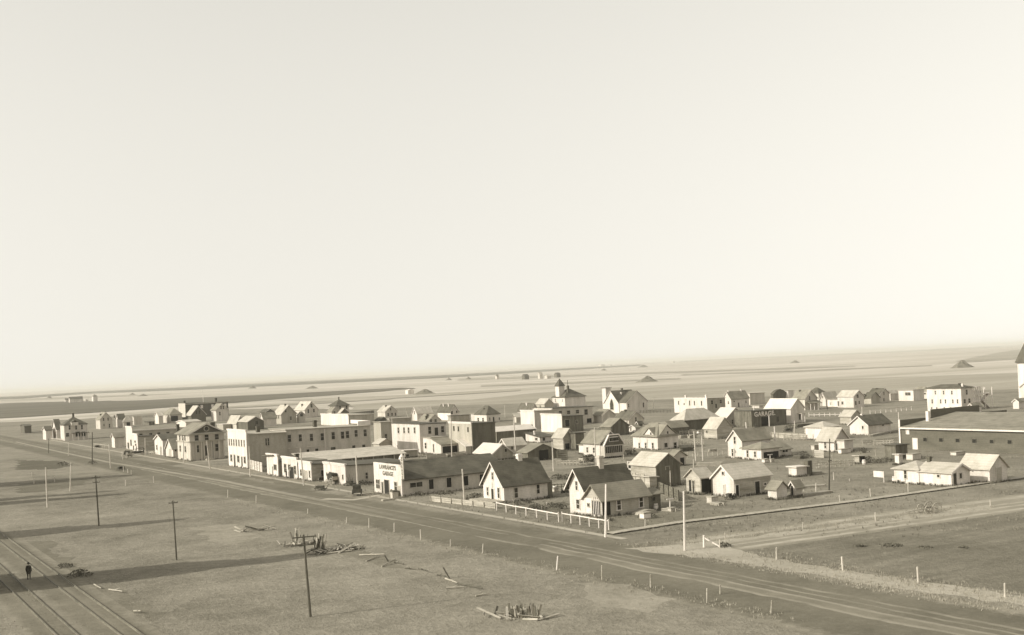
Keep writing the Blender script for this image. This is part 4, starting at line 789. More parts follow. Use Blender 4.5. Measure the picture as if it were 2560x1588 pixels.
house('house', 'dark-gabled house with white rafters and wide pale roof behind the hotel', 'house', 'C', (465, 440), 148, 700, 318, 'gy', 240, 'brown', 'pale', S=[(590, 310, 355, 40)], Ly=12)
house('house', 'white-gabled house with grey roof right of the white-raftered house', 'house', 'C', (692, 385), 645, 880, 270, 'gx', 190, 'white2', 'shingle2')
house('house', 'tall dark-gabled house with white front behind the hotel roof', 'house', 'C', (952, 350), 842, 1172, 205, 'gy', 78, 'grey', 'pale', S=[(1010, 130, 180, 26), (1085, 240, 290, 30)], F=[(880, 215, 270, 16), (910, 215, 270, 16)], ch=[(.45, .3, 1.0, .6)], ov=.5)
house('shed', 'narrow gabled porch shed between two dark-gabled houses', 'shed', 'C', (1200, 330), 1180, 1302, 225, 'gy', 170, 'cream', 'shingle2', S=[(1240, 195, 240, 44)])
house('house', 'dark-gabled house with pale steep roof and white bay, far row', 'house', 'C', (1292, 260), 1148, 1484, 140, 'gy', 25, 'white2', 'pale', S=[(1385, 60, 110, 30), (1340, 135, 190, 26), (1420, 130, 180, 26)], ov=.5, ch=[(.2, .5, 1.2, .6)])
house('house', 'square house with dark pyramid roof above the far row', 'house', 'C', (1752, 230), 1655, 1932, 90, 'hip', -8, 'white2', 'shingle', S=[(1800, 85, 130, 26), (1895, 85, 130, 26)], ov=.8, ridge=0, ch=[(.5, .5, 1.2, .5)])
house('shed', 'little dark-gabled shed right below the pyramid-roofed house', 'shed', 'C', (1802, 250), 1770, 1938, 195, 'gy', 120, 'brown', 'pale')
house('shed', 'little pale-gabled shed left below the pyramid-roofed house', 'shed', 'C', (1680, 245), 1615, 1792, 170, 'gy', 102, 'cream', 'shingle2', S=[(1720, 165, 205, 26)])
house('store', 'long flat white building with grey side behind the hotel', 'store', 'C', (1935, 380), 1535, 2300, 225, 'flat', None, 'grey', 'gravel', ff=215, ffm='white')
house('house', 'wide pale-roofed house left of the white-raftered house', 'house', 'C', (300, 430), 148, 420, 340, 'gy', 230, 'cream', 'pale', Ly=12)
house('shed', 'long low dark shed before the pale box house', 'shed', 'B', (225, 712), 20, 320, 655, 'flat', None, 'dkboard', 'tar', Ly=9)
house('store', 'flat pale-topped block behind the bank chimney', 'store', 'B', (1500, 790), 1195, 1640, 700, 'flat', None, 'grey', 'bright', Ly=8)
house('shed', 'pale-roofed low building behind the bank roof', 'shed', 'B', (860, 745), 700, 1120, 660, 'gx', 625, 'white2', 'pale')
house('shed', 'low dark-roofed shed before the brick school end', 'shed', 'C', (720, 215), 560, 860, 175, 'gy', 130, 'brown', 'shingle', Ly=9)
house('shed', 'long dark shed under the school wall', 'shed', 'B', (800, 640), 770, 1060, 580, 'flat', None, 'dkboard', 'shingle', Ly=4)
house('house', 'small white house between the box stores and the hip-roofed far house', 'house', 'D', (1590, 405), 1510, 1660, 300, 'flat', None, 'white', 'gravel', Ly=5)
house('shed', 'white lean shed at the foot of the tall dark-gabled house', 'shed', 'C', (1028, 335), 940, 1060, 265, 'sx', None, 'white', 'bright', Ly=5)
house('shed', 'low pale shed left of the school', 'shed', 'E', (700, 735), 660, 790, 650, 'sy', 600, 'cream', 'pale')
house('shed', 'dark little shed behind the near-black barn', 'shed', 'F', (985, 800), 950, 1050, 750, 'gx', 720, 'dkboard', 'shingle')
house('shed', 'small white-fronted shed between hall and warehouse', 'shed', 'G', (1500, 505), 1400, 1560, 470, 'flat', None, 'white2', 'gravel', Ly=4)
# --- far farmsteads -------------------------------------------------
house('farmhouse', 'white farmhouse alone on the prairie at far left', 'house', 'A', (1328, 300), 1232, 1390, 215, 'hip', 180, 'white2', 'shingle2', Ly=9, Lx=6)
house('farm_shed', 'long dark farm shed left of the lone farmhouse', 'shed', 'A', (925, 318), 862, 1152, 262, 'gx', 225, 'white2', 'shingle', Ly=8)
house('farm_shed', 'tiny white farm hut between long shed and lone farmhouse', 'shed', 'A', (1195, 300), 1152, 1212, 272, 'gx', 262, 'white2', 'pale', Ly=5, Lx=4)
house('farm_shed', 'tiny dark-roofed hut left of the long farm shed', 'shed', 'A', (850, 308), 805, 868, 275, 'gx', 250, 'white2', 'shingle', Ly=6, Lx=5)
for x, y, wd, hh, lab, rm in ((1242, 948, 9, 11, 'low grey barn at left of the distant farmyard', 'shingle2'), (1312, 949, 18, 13, 'dark-roofed barn in the distant farmyard', 'shingle'), (1350, 947, 12, 16, 'tall pale granary in the distant farmyard', 'pale'),
                     (1368, 947, 16, 10, 'pale house in the distant farmyard', 'pale'), (1392, 944, 16, 12, 'dark barn at right of the distant farmyard', 'shingle'), (1503, 916, 16, 5, 'far white barn near the horizon, centre right', 'pale'), (1526, 915, 7, 4, 'far white hut near the horizon, centre right', 'bright'), (1682, 907, 10, 4, 'tiny far white farm under the horizon', 'bright')):
    house('farm_building', lab, 'barn', 'Z', (x, y), x - wd * .4, x + wd * .6, y - hh * .65, 'gx', y - hh, 'cream' if rm != 'shingle' else 'brown', rm, trim=False)

# ------------------------------------------------------------------ grain elevators beside the track (left of the frame; their shadows fall across the grass)
def elevator(Y, X, hb, ht, wd, ln, label):
    t = thing('grain_elevator', label, 'grain elevator', (X, Y, 0), 'grain elevators along the railway')
    k = MB(); k.prism([(-wd / 2, 0), (wd / 2, 0), (wd / 2, hb), (wd * .28, hb + 2.6), (-wd * .28, hb + 2.6), (-wd / 2, hb)], 'x', -ln / 2, ln / 2); k.build('wall', 'red', t)
    k = MB(); k.prism([(-wd * .25, hb + 2.5), (wd * .25, hb + 2.5), (wd * .25, ht - 1.2), (0, ht), (-wd * .25, ht - 1.2)], 'x', -ln * .32, ln * .42); k.build('cupola', 'red', t)
    k = MB()
    for s_ in (-1, 1): k.plank((-ln / 2 - .3, s_ * (wd / 2 + .15), hb), (ln / 2 + .3, s_ * (wd / 2 + .15), hb), .5, .2)
    k.build('eave', 'shingle', t)
    k = MB(); k.box((-ln / 2 + 1, wd / 2 + .05, 0), (ln / 2 - 1, wd / 2 + 4.5, 4)); k.build('driveway_shed', 'red', t)
    return t
def elev_by_shadow(tip, half, body_px, label):
    """place an elevator so that its shadow ends at the given pixel"""
    g = ground(*tip); ht = 21.5; L_ = ht / tan(SUN_EL); X = g.x - L_ * sin(SUN_AZ); Y = g.y - L_ * cos(SUN_AZ)
    return elevator(Y, X - 1.5, 12.5, ht, half, 9, label)
elev_by_shadow((806, 1385), 7.2, None, 'grain elevator nearest the camera beside the railway')
elev_by_shadow((434, 1301), 7.0, None, 'second grain elevator along the railway')
elev_by_shadow((300, 1236), 5.5, None, 'third grain elevator along the railway')
elev_by_shadow((278, 1228), 4.5, None, 'fourth grain elevator along the railway')
elev_by_shadow((318, 1189), 12, None, 'farthest and widest grain elevator along the railway')

# ------------------------------------------------------------------ railway
def track(Xc, label):
    t = thing('railway_track', label, 'railway track', (Xc, 0, 0))
    for s_ in (-1, 1):
        k = MB(); k.prism([(s_ * .72 - .07, 0), (s_ * .72 + .07, 0), (s_ * .72 + .02, .05), (s_ * .72 + .035, .16), (s_ * .72 - .035, .16), (s_ * .72 - .02, .05)], 'y', -40, 650); k.build('rail', 'rail', t)
track(20.7, 'main railway track with worn rails at lower left'); track(16.5, 'siding rails in the lower left corner')

# ------------------------------------------------------------------ boardwalks
def boardwalk(pts, wd, label, zt=.16):
    t = thing('boardwalk', label, 'boardwalk', (*pts[0], 0)); o = Vector((*pts[0], 0))
    n_ = 0
    st = MB()
    for a, b in zip(pts[:-1], pts[1:]):
        a, b = Vector((*a, 0)) - o, Vector((*b, 0)) - o; d = (b - a).normalized(); nn = Vector((-d.y, d.x, 0)); L_ = (b - a).length
        for s_ in (-1, 1): st.plank(a + nn * s_ * wd * .42 + Vector((0, 0, zt - .09)), b + nn * s_ * wd * .42 + Vector((0, 0, zt - .09)), .1, .12)
        k = int(L_ / .3)
        for i in range(k):
            c_ = a + d * (i + .5) * .3; n_ += 1
            pl = MB(); e = nn * (wd / 2 + rnd.uniform(-.04, .05)); pl.plank(c_ - e + Vector((0, 0, zt + rnd.uniform(-.012, .012))), c_ + e + Vector((0, 0, zt + rnd.uniform(-.012, .012))), .27, .045)
            if n_ <= 295: pl.build('plank', 'plank', t)
            else:
                if n_ == 296: rest = MB()
                rest.add(pl.v, pl.f)
    if n_ > 295: tag(rest.build('planks', 'plank', t), kind='stuff')
    st.build('stringers', 'dkplank', t); return t
boardwalk([ground(*p)[:2] for p in ((1524, 1336), (1700, 1308), (2151, 1253.5), (2560, 1195), (2900, 1148))], 1.35, 'pale plank sidewalk along the right-hand side street')

# ------------------------------------------------------------------ poles
def upright(c, base, top):
    """base point on the ground, and the top point in the upright plane through it, facing the camera"""
    p = gp(c, *base); d = ray(*px(c, *top)); t = p.dot(VIEW) / d.dot(VIEW); q = Vector((0, 0, CAMZ)) + d * t
    return p, q
def pole(c, base, top, r0, r1, mt, label, arms=(), lamp=False, name='utility_pole', cat='utility pole', group='utility poles about the town', armdir=(1, 0)):
    p, q = upright(c, base, top); t = thing(name, label, cat, p, group)
    q = q - p; k = MB(); k.bar((0, 0, -.2), q, r0, r1, n=8); k.build('shaft', mt, t)
    ad = Vector((*armdir, 0)).normalized()
    for z_, hw in arms:
        c_ = q * ((q.z - z_) / q.z); k = MB(); k.plank(c_ - ad * hw + Vector((0, -.12, 0)), c_ + ad * hw + Vector((0, -.12, 0)), .07, .09); a_ = k.build('crossarm', mt, t)
        k = MB()
        for i in range(4):
            e = c_ + ad * hw * (-.9 + .6 * i) + Vector((0, -.12, .06)); k.bar(e, e + Vector((0, 0, .13)), .025, .02, n=5)
        k.build('insulators', 'iron', a_)
    if lamp:
        k = MB(); k.bar(q + Vector((0, 0, -.1)), q + Vector((-.9, 0, .15)), .04); k.build('lamp_arm', 'iron', t)
        k = MB(); k.bar(q + Vector((-.9, 0, .15)), q + Vector((-.9, 0, -.2)), .12, .3, n=10); k.build('lamp_shade', 'trim', t)
    return t
AX = (.97, -.24)
pole('R', (520, 1418), (425, 308), .125, .085, 'dkpole', 'near dark telegraph pole with two crossarms at the bottom', ((.18, 1.0), (.85, .85)), armdir=AX)
pole('Q', (310, 706), (262, -42), .10, .07, 'dkpole', 'slim dark pole alone on the grass left of the plank heap', ((.25, .5),), armdir=AX)
pole('O', (1120, 1050), (1075, 372), .115, .08, 'dkpole', 'dark pole rising from an elevator shadow', ((.3, .6), (1.0, .5)), armdir=AX)
pole('O', (425, 802), (400, 262), .14, .1, 'pole', 'pale pole among the shadow strips at far left')
pole('O', (730, 582), (740, 200), .12, .09, 'pole', 'short pale pole beyond the shadow strips', ((.3, .5),))
pole('A', (1308, 1382), (1312, 830), .14, .1, 'dkpole', 'dark pole on the far road edge at left')
pole('A', (1625, 1452), (1598, 1040), .13, .1, 'pole', 'pale pole by the street before the narrow shed')
pole('A', (900, 1232), (905, 1005), .12, .09, 'pole', 'pole before the dormered house at far left')
pole('A', (560, 1192), (563, 940), .12, .09, 'dkpole', 'thin pole left of the dormered house')
pole('A', (1835, 1300), (1822, 1150), .1, .08, 'pole', 'short pole by the dark buggy')
pole('B', (815, 1366), (815, 915), .14, .1, 'pole', 'pole before the white end of the bank')
pole('B', (1272, 1462), (1215, 982), .15, .1, 'pole', 'pole before the bank pilasters with pale foot')
pole('B', (160, 1240), (155, 930), .11, .09, 'pole', 'pole before the grey wall of the low false-fronted store')
pole('C', (500, 1112), (478, 672), .15, .1, 'pole', 'pole at the white hotel corner')
pole('C', (1275, 1242), (1225, 700), .16, .11, 'pole', 'pole before the small white shop row')
pole('C', (2060, 1262), (2030, 815), .2, .14, 'pole', 'stout pole before the workshop with pale foot')
pole('D', (1412, 1512), (1380, 1042), .15, .1, 'pole', 'white pole before the garage side wall')
pole('J', (1185, 572), (1165, 138), .14, .1, 'pole', 'pole between the dark stable and the steep house roof')
pole('J', (1800, 520), (1780, -62), .14, .09, 'pole', 'pole before the house with glazed porch')
pole('E', (692, 1300), (655, 628), .16, .12, 'pole', 'pole with a short crossarm behind the garage roof', ((.2, .5),))
pole('D', (1545, 802), (1490, 420), .14, .1, 'pole', 'leaning pole against the dark hall wall')
pole('D', (1240, 890), (1226, 330), .14, .1, 'pole', 'pole beside the open-sided shed with crossarm', ((.3, .5),))
pole('D', (465, 790), (428, 345), .13, .1, 'pole', 'pole at the left corner of the veranda house')
pole('T', (645, 602), (650, 45), .14, .1, 'pale_letter', 'whitish pole at the fence corner by the kitchen wing')
pole('T', (1478, 742), (1467, 118), .13, .1, 'pale_letter', 'whitish pole in the grass by the braced gate')
pole('F', (1892, 1382), (1856, 868), .15, .1, 'pole', 'left of the twin poles beyond the hip-roofed house')
pole('F', (2000, 1335), (1978, 880), .15, .1, 'pole', 'right of the twin poles beyond the hip-roofed house, with lamp', lamp=True)
pole('M', (392, 1012), (400, 308), .12, .08, 'dkpole', 'thin dark pole before the white cottage', ((3.2, .4),))
pole('G', (1410, 792), (1416, 470), .15, .12, 'trim', 'whitish pole at the left corner of the dark garage')
pole('G', (1660, 795), (1652, 622), .14, .12, 'trim', 'short whitish post before the dark garage')
pole('G', (1298, 830), (1285, 730), .14, .12, 'trim', 'short pale post left of the dark garage')
pole('H', (175, 1052), (180, 770), .12, .09, 'pole', 'pole standing in the weeds left of the white cottage')
pole('H', (1342, 690), (1338, 520), .12, .09, 'pole', 'pole behind the dark-roofed white house')
pole('H', (1972, 800), (1965, 620), .12, .1, 'pole', 'pole at the left end of the rink')
pole('F', (1226, 562), (1218, 340), .12, .1, 'pole', 'pole with one crossarm right of the church', ((.1, 1.6),))
pole('E', (520, 655), (515, 455), .12, .09, 'pole', 'pole right of the hip-roofed far house')
pole('D', (650, 345), (600, 190), .1, .07, 'pole', 'far leaning pole in the middle far row')
pole('L', (340, 700), (338, 560), .1, .08, 'pole', 'short pole behind the twin-doored shed')
pole('K', (1605, 800), (1600, 560), .09, .05, 'pole', 'bleached mast before the dark boarded gable')

# ------------------------------------------------------------------ posts and fences
def post(c, base, top, r, mt, label, group):
    p, q = upright(c, base, top); q = q - p; k = MB(); k.bar((0, 0, -.1), q, r, r * .85, n=6)
    k.bar(q, q + Vector((0, 0, r * .5)), r * .85, r * .3, n=6)
    o = k.build('fence_post', mt, None, p); return tag(o, label, 'fence post', group)
L1 = ['opposite the tall white board fence', 'opposite the small white store', 'opposite the long low workshop', 'opposite the lettered garage', 'straight below the garage sign', 'straight below the low board fence', 'straight below the first steep house', 'well left of the white stake', 'just left of the bright white stake']
for c, b_, t_ in (('C', (170, 1415), (172, 1305)), ('C', (585, 1496), (583, 1388)), ('R', (482, 22), (484, -40)), ('R', (1005, 152), (1010, 72)), ('R', (1310, 212), (1308, 88)), ('R', (1650, 270), (1650, 150)),
                  ('R', (2010, 380), (2003, 240)), ('S', (985, 26), (985, -45)), ('S', (1335, 102), (1340, 0))):
    post(c, b_, t_, .07, 'pole', 'fence post on the near road edge ' + L1.pop(0), 'posts along the near side of the main street')
for _i, (c, b_, t_) in enumerate((('T', (610, 1046), (608, 900)), ('T', (1120, 1130), (1118, 995)), ('T', (1712, 1292), (1712, 1140)), ('U', (645, 892), (650, 800)), ('T', (1850, 1200), (1850, 1100)))):
    post(c, b_, t_, .075, 'board', 'dark fence post on the near road edge' + ' ' + ['right of the bright white stake', 'between stake and side-street mouth', 'at the bottom right', 'farthest right of the dark ones', 'between the lower right dark posts'][_i], 'dark posts on the near road edge')
post('S', (2140, 286), (2153, 134), .08, 'trim', 'bright white leaning stake on the near road edge', None)
for _i, (c, b_, t_) in enumerate((('U', (685, 510), (684, 425)), ('U', (1155, 585), (1147, 490)), ('U', (1690, 676), (1682, 562)), ('U', (2305, 775), (2302, 678)))):
    post(c, b_, t_, .11, 'pole', 'stout pale fence post before the ploughed plot' + ' ' + ['nearest the gate brace', 'second from the gate brace', 'third from the gate brace', 'at the far right edge'][_i], 'pale posts before the ploughed plot')
for _i, (c, b_, t_) in enumerate((('U', (1385, 236), (1383, 175)), ('U', (2200, 132), (2198, 85)), ('U', (870, 292), (872, 245)), ('U', (322, 387), (320, 322)), ('U', (1800, 182), (1800, 130)))):
    post(c, b_, t_, .07, 'pole', 'thin fence post on the far plot edge' + ' ' + ['below the end of the yard posts', 'near the right edge of the frame', 'second from the braced gate', 'beside the braced gate', 'by the flat wagon'][_i], 'posts on the far edge of the plot')
for _i, (c, b_, t_) in enumerate((('M', (457, 865), (450, 765)), ('M', (215, 1028), (215, 910)), ('M', (50, 1098), (48, 1000)), ('M', (540, 1165), (530, 1070)), ('M', (955, 1092), (945, 985)), ('M', (1462, 1022), (1458, 910)), ('M', (255, 705), (258, 630)), ('M', (670, 880), (668, 850)),
                  ('J', (1092, 1085), (1090, 1025)), ('J', (1015, 1135), (1015, 1085)), ('K', (925, 395), (922, 330)), ('K', (1240, 1370), (1240, 1270)))):
    post(c, b_, t_, .09, 'pole', 'short pale post in the yards' + ' ' + ['left of the thin dark pole, back row', 'right of the two outhouses, back', 'right of the outhouses at plank ends', 'left of the boardwalk bend', 'right of the box shed stack', 'leaning near the notice board', 'leaning with a board at its foot', 'before the long low white house', 'left of the weedy garden pickets', 'between the steep houses, right one', 'between the steep houses, left one', 'at the glazed porch yard', 'below the kitchen wing weeds'][_i], 'short posts in the yards')
for _i, (c, b_, t_) in enumerate((('O', (243, 485), (243, 405)), ('O', (522, 455), (520, 390)), ('O', (1480, 515), (1478, 435)), ('O', (1860, 470), (1855, 385)), ('O', (1510, 340), (1508, 285)), ('O', (1558, 360), (1555, 305)), ('O', (1452, 320), (1448, 250)), ('O', (213, 385), (213, 330)))):
    post(c, b_, t_, .09, 'pole', 'fence post on the railway grass' + ' ' + ['in the widest elevator shadow', 'at the shadow tip', 'below the far wagon', 'right of the shadow strips', 'by the tiny dark machine, left', 'by the tiny dark machine, middle', 'by the tiny dark machine, right', 'at the very left beyond the shadow'][_i], 'posts on the railway grass')
def rail_fence(a, b, n, h, label, mt='trim', rails=(1.,), rw=.13, name='rail_fence', pw=.11):
    """posts from ground point a to b with rails at the given fractions of the post height"""
    a, b = Vector(a), Vector(b); t = thing(name, label, 'fence', a); d = b - a
    for i in range(n + 1):
        p = d * (i / n); hh = h * (1.12 if i in (0, n) else rnd.uniform(.96, 1.05)); k = MB(); k.box((p.x - pw / 2, p.y - pw / 2, -.1), (p.x + pw / 2, p.y + pw / 2, hh)); k.build('post', mt, t)
    for i in range(n):
        for r_ in rails:
            z1, z2 = h * r_ + rnd.uniform(-.03, .03), h * r_ + rnd.uniform(-.03, .03)
            k = MB(); k.plank(d * (i / n) + Vector((-.08, 0, z1)), d * ((i + 1) / n) + Vector((-.08, 0, z2)), .05, rw); k.build('rail', mt, t)
    return t
rail_fence(gp('J', 362, 1142), gp('J', 1262, 1312), 6, 1.15, 'white one-rail fence before the two steep houses', rails=(.95,))
f = rail_fence(gp('J', 1315, 1306), gp('J', 1990, 1426), 5, 1.15, 'white one-rail fence round the corner house', rails=(.95,))
def board_fence(a, b, h, nb, label, mt='board', w_=1.2, name='board_fence'):
    a, b = Vector(a), Vector(b); t = thing(name, label, 'fence', a); d = b - a; L_ = d.length; n = max(1, int(L_ / 2.4)); dn = d.normalized(); nn = Vector((-dn.y, dn.x, 0))
    for i in range(n + 1):
        p = d * (i / n) - nn * .12; k = MB(); k.box((p.x - .06, p.y - .06, -.1), (p.x + .06, p.y + .06, h)); k.build('post', mt, t)
    for i in range(n):
        for j in range(nb):
            z = h * (j + .5) / nb; k = MB(); k.plank(d * (i / n) + dn * .02 + Vector((0, 0, z + rnd.uniform(-.03, .03))), d * ((i + 1) / n) - dn * .02 + Vector((0, 0, z + rnd.uniform(-.03, .03))), .04, h / nb * .86); k.build('board', mt, t)
    return t
board_fence(gp('D', 962, 1478), gp('J', 350, 1120), .8, 3, 'low whitish board fence left of the white rail fence', 'board')
board_fence(gp('C', 492, 1000), gp('C', 680, 1052), 2.1, 6, 'tall white board fence between hotel and small stores', 'white2')
board_fence(gp('D', 900, 905), gp('D', 1420, 858), 1.0, 3, 'low pale board fence by the open-sided shed', 'board')
board_fence(gp('K', 1450, 880), gp('K', 1735, 1005), 1.6, 4, 'weathered board fence behind the kitchen wing', 'dkboard')
board_fence(gp('F', 690, 1195), gp('F', 890, 1180), 1.2, 3, 'whitish board fence right of the glazed porch', 'cream')
board_fence(gp('L', 1570, 215), gp('L', 2230, 250), 1.3, 3, 'weathered board fence behind the porch-winged house', 'board')
board_fence(gp('M', 190, 560), gp('M', 330, 570), 1.5, 4, 'short board fence at the white cottage corner', 'board')
board_fence(gp('E', 1345, 1345), gp('E', 1500, 1335), 2.2, 5, 'dark board fence right of the open stable', 'dkboard')
rail_fence(gp('H', 430, 700), gp('H', 970, 690), 6, 1.1, 'far white-posted fence left of the pale-roofed barn', 'trim', (.5,))
rail_fence(gp('H', 1480, 655), gp('H', 2190, 590), 8, 1.1, 'far white-posted fence behind the rink', 'trim', (.85,))
rail_fence(gp('M', 100, 720), gp('M', 730, 672), 10, 1.1, 'weathered picket line along the weedy garden', 'board', (.9, .5))
rail_fence(gp('F', 1010, 590), gp('F', 1490, 575), 9, 1.1, 'far dark fence right of the church', 'dkboard', (.9, .5))
rail_fence(gp('A', 1340, 1085), gp('A', 1600, 1115), 7, 1.3, 'picket fence left of the narrow white-fronted shed', 'board', (.85,))
rail_fence(gp('G', 300, 1290), gp('G', 1010, 1250), 9, 1.1, 'wire fence posts left of the tall lit gable', 'board', (.9,), .05)
# braced gate post
p1, q1 = upright('T', (1680, 708), (1678, 580)); p2, q2 = upright('T', (1846, 714), (1844, 625))
t = thing('gate_brace', 'white fence corner post with slanting brace rail by the plot', 'fence', p1)
k = MB(); k.bar((0, 0, -.1), q1 - p1, .12, .11, n=8); k.build('post', 'trim', t)
k = MB(); k.bar(p2 - p1 + Vector((0, 0, -.1)), q2 - p1, .07, .06, n=6); k.build('post', 'pole', t)
k = MB(); k.plank((q1 - p1) * .8, p2 - p1 + Vector((0, 0, .15)), .08, .14); k.build('brace', 'trim', t)
# yard sign and clothes prop
p, q = upright('M', (1135, 900), (1130, 750)); t = thing('notice_board', 'white board on a single post left of the long low house', 'sign', p); q -= p
k = MB(); k.bar((0, 0, -.1), (0, 0, q.z), .06, n=6); k.build('post', 'trim', t)
k = MB(); k.box((-.05, .05, q.z * .45), (.03, 1.9, q.z)); k.build('panel', 'trim', t)
for c, b_, t_, lab in (('K', (1598, 1150), (1600, 970), 'white clothes post with crossbar behind the kitchen wing'), ('L', (1545, 580), (1545, 480), 'clothes post with crossbar at the porch wing')):
    p, q = upright(c, b_, t_); q -= p; t = thing('clothes_post', lab, 'clothes post', p)
    k = MB(); k.bar((0, 0, -.1), q, .08, .07, n=6); k.build('post', 'trim', t)
    k = MB(); k.plank(q + Vector((-.6, 0, -.05)), q + Vector((.6, 0, -.05)), .1, .12); k.build('crossbar', 'trim', t)
# gasoline pump and things before the garage
p, q = upright('V', (1735, 835), (1722, 640)); t = thing('fuel_pump', 'dark fuel pump column before the garage door', 'fuel pump', p); q -= p
k = MB(); k.bar((0, 0, 0), (0, 0, q.z * .12), .32, n=10); k.build('base', 'iron', t)
k = MB(); k.bar((0, 0, q.z * .12), (0, 0, q.z * .85), .22, .2, n=10); k.build('column', 'brown', t)
k = MB(); k.bar((0, 0, q.z * .85), (0, 0, q.z), .26, .12, n=10); k.build('cap', 'iron', t)
p, q = upright('V', (1795, 840), (1790, 660)); t = thing('oil_cabinet', 'pale oil cabinet with dark lid beside the fuel pump', 'cabinet', p); q -= p
k = MB(); k.box((-.5, -.4, 0), (.5, .4, q.z * .82)); k.build('body', 'cream', t)
k = MB(); k.prism([(-.58, q.z * .82), (.58, q.z * .82), (.4, q.z), (-.4, q.z)], 'y', -.48, .48); k.build('lid', 'brown', t)
p = gp('V', 1660, 880); k = MB(); k.prism([(-1.1, 0), (1.1, 0), (1.0, .22), (-1.0, .25)], 'y', -.35, .35); tag(k.build('step_stone', 'plank', None, p), 'pale step block on the ground before the fuel pump', 'step')
p, q = upright('V', (2245, 775), (2243, 725)); t = thing('notice_board', 'tiny white T-shaped board beside the garage wall', 'sign', p); q -= p
k = MB(); k.bar((0, 0, 0), (0, 0, q.z), .06); k.build('post', 'trim', t); k = MB(); k.box((-.35, -.05, q.z * .7), (.35, .05, q.z * 1.1)); k.build('panel', 'trim', t)

# ------------------------------------------------------------------ vehicles
def wheel(parent, c, R, axis, mt='iron', rim='cream', ns=8):
    w_ = MB(); w_.ring(c, R, .045, axis, 16); o = w_.build('wheel', rim, parent)
    a = Vector(axis).normalized(); e = a.orthogonal().normalized(); g = a.cross(e); k = MB()
    for i in range(ns):
        t = 2 * pi * i / ns; k.bar(c, Vector(c) + (e * cos(t) + g * sin(t)) * R, .03, .022, n=4)
    k.bar(Vector(c) - a * .12, Vector(c) + a * .12, .09, n=8); k.build('spokes', rim, o); return o
def motor_car(p, rz, label, top=True):
    t = thing('motor_car', label, 'motor car', p, None, rz)
    for x in (-1.3, 1.3):
        for y in (-.7, .7): wheel(t, (x, y, .38), .34, (0, 1, 0))
    k = MB(); k.prism([(-1.75, .55), (.75, .55), (.75, 1.12), (.2, 1.12), (.15, .95), (-.35, .95), (-.4, 1.12), (-.9, 1.12), (-.95, .95), (-1.3, .95), (-1.55, 1.25), (-1.75, 1.2)], 'y', -.62, .62); k.build('body', 'iron', t)
    k = MB(); k.prism([(.75, .6), (1.55, .6), (1.6, .85), (1.55, 1.02), (.75, 1.1)], 'y', -.36, .36); k.build('bonnet', 'iron', t)
    k = MB(); k.box((1.55, -.33, .5), (1.68, .33, 1.05)); k.build('radiator', 'rail', t)
    for y in (-.4, .4): k = MB(); k.bar((1.62, y, .95), (1.85, y, .95), .09, .13, n=10); k.build('headlight', 'rail', t)
    for y in (-.7, .7):
        for x in (-1.3, 1.3):
            k = MB(); k.prism([(x + .5 * cos(a), .4 + .5 * sin(a)) for a in [pi * i / 8 for i in range(9)]] + [(x + .44 * cos(a), .4 + .44 * sin(a)) for a in [pi * i / 8 for i in range(8, -1, -1)]], 'y', y - .14, y + .14); k.build('mudguard', 'iron', t)
        k = MB(); k.box((-.8, y - .14, .42), (.8, y + .14, .47)); k.build('running_board', 'iron', t)
    k = MB(); k.plank((.72, -.6, 1.1), (.62, -.6, 1.75), .05, .05); k.plank((.72, .6, 1.1), (.62, .6, 1.75), .05, .05); k.plank((.62, -.6, 1.75), (.62, .6, 1.75), .05, .05); k.build('windscreen_frame', 'iron', t)
    if top:
        k = MB(); k.prism([(.7, 1.8), (-1.5, 1.95), (-1.75, 1.75), (-1.75, 1.68), (-1.5, 1.87), (.7, 1.74)], 'y', -.68, .68); k.prism([(-1.7, 1.2), (-1.62, 1.2), (-1.65, 1.75), (-1.75, 1.72)], 'y', -.66, .66); k.build('hood', 'canvas', t)
        k = MB()
        for x in (-.45, .6):
            for y in (-.64, .64): k.bar((x, y, 1.1), (x * .9, y, 1.85), .03, n=4)
        k.build('hood_bow', 'iron', t)
    for x in (-1.2, -.2): k = MB(); k.box((x - .05, -.55, .9), (x + .4, .55, 1.05)); k.build('seat', 'canvas', t)
    return t
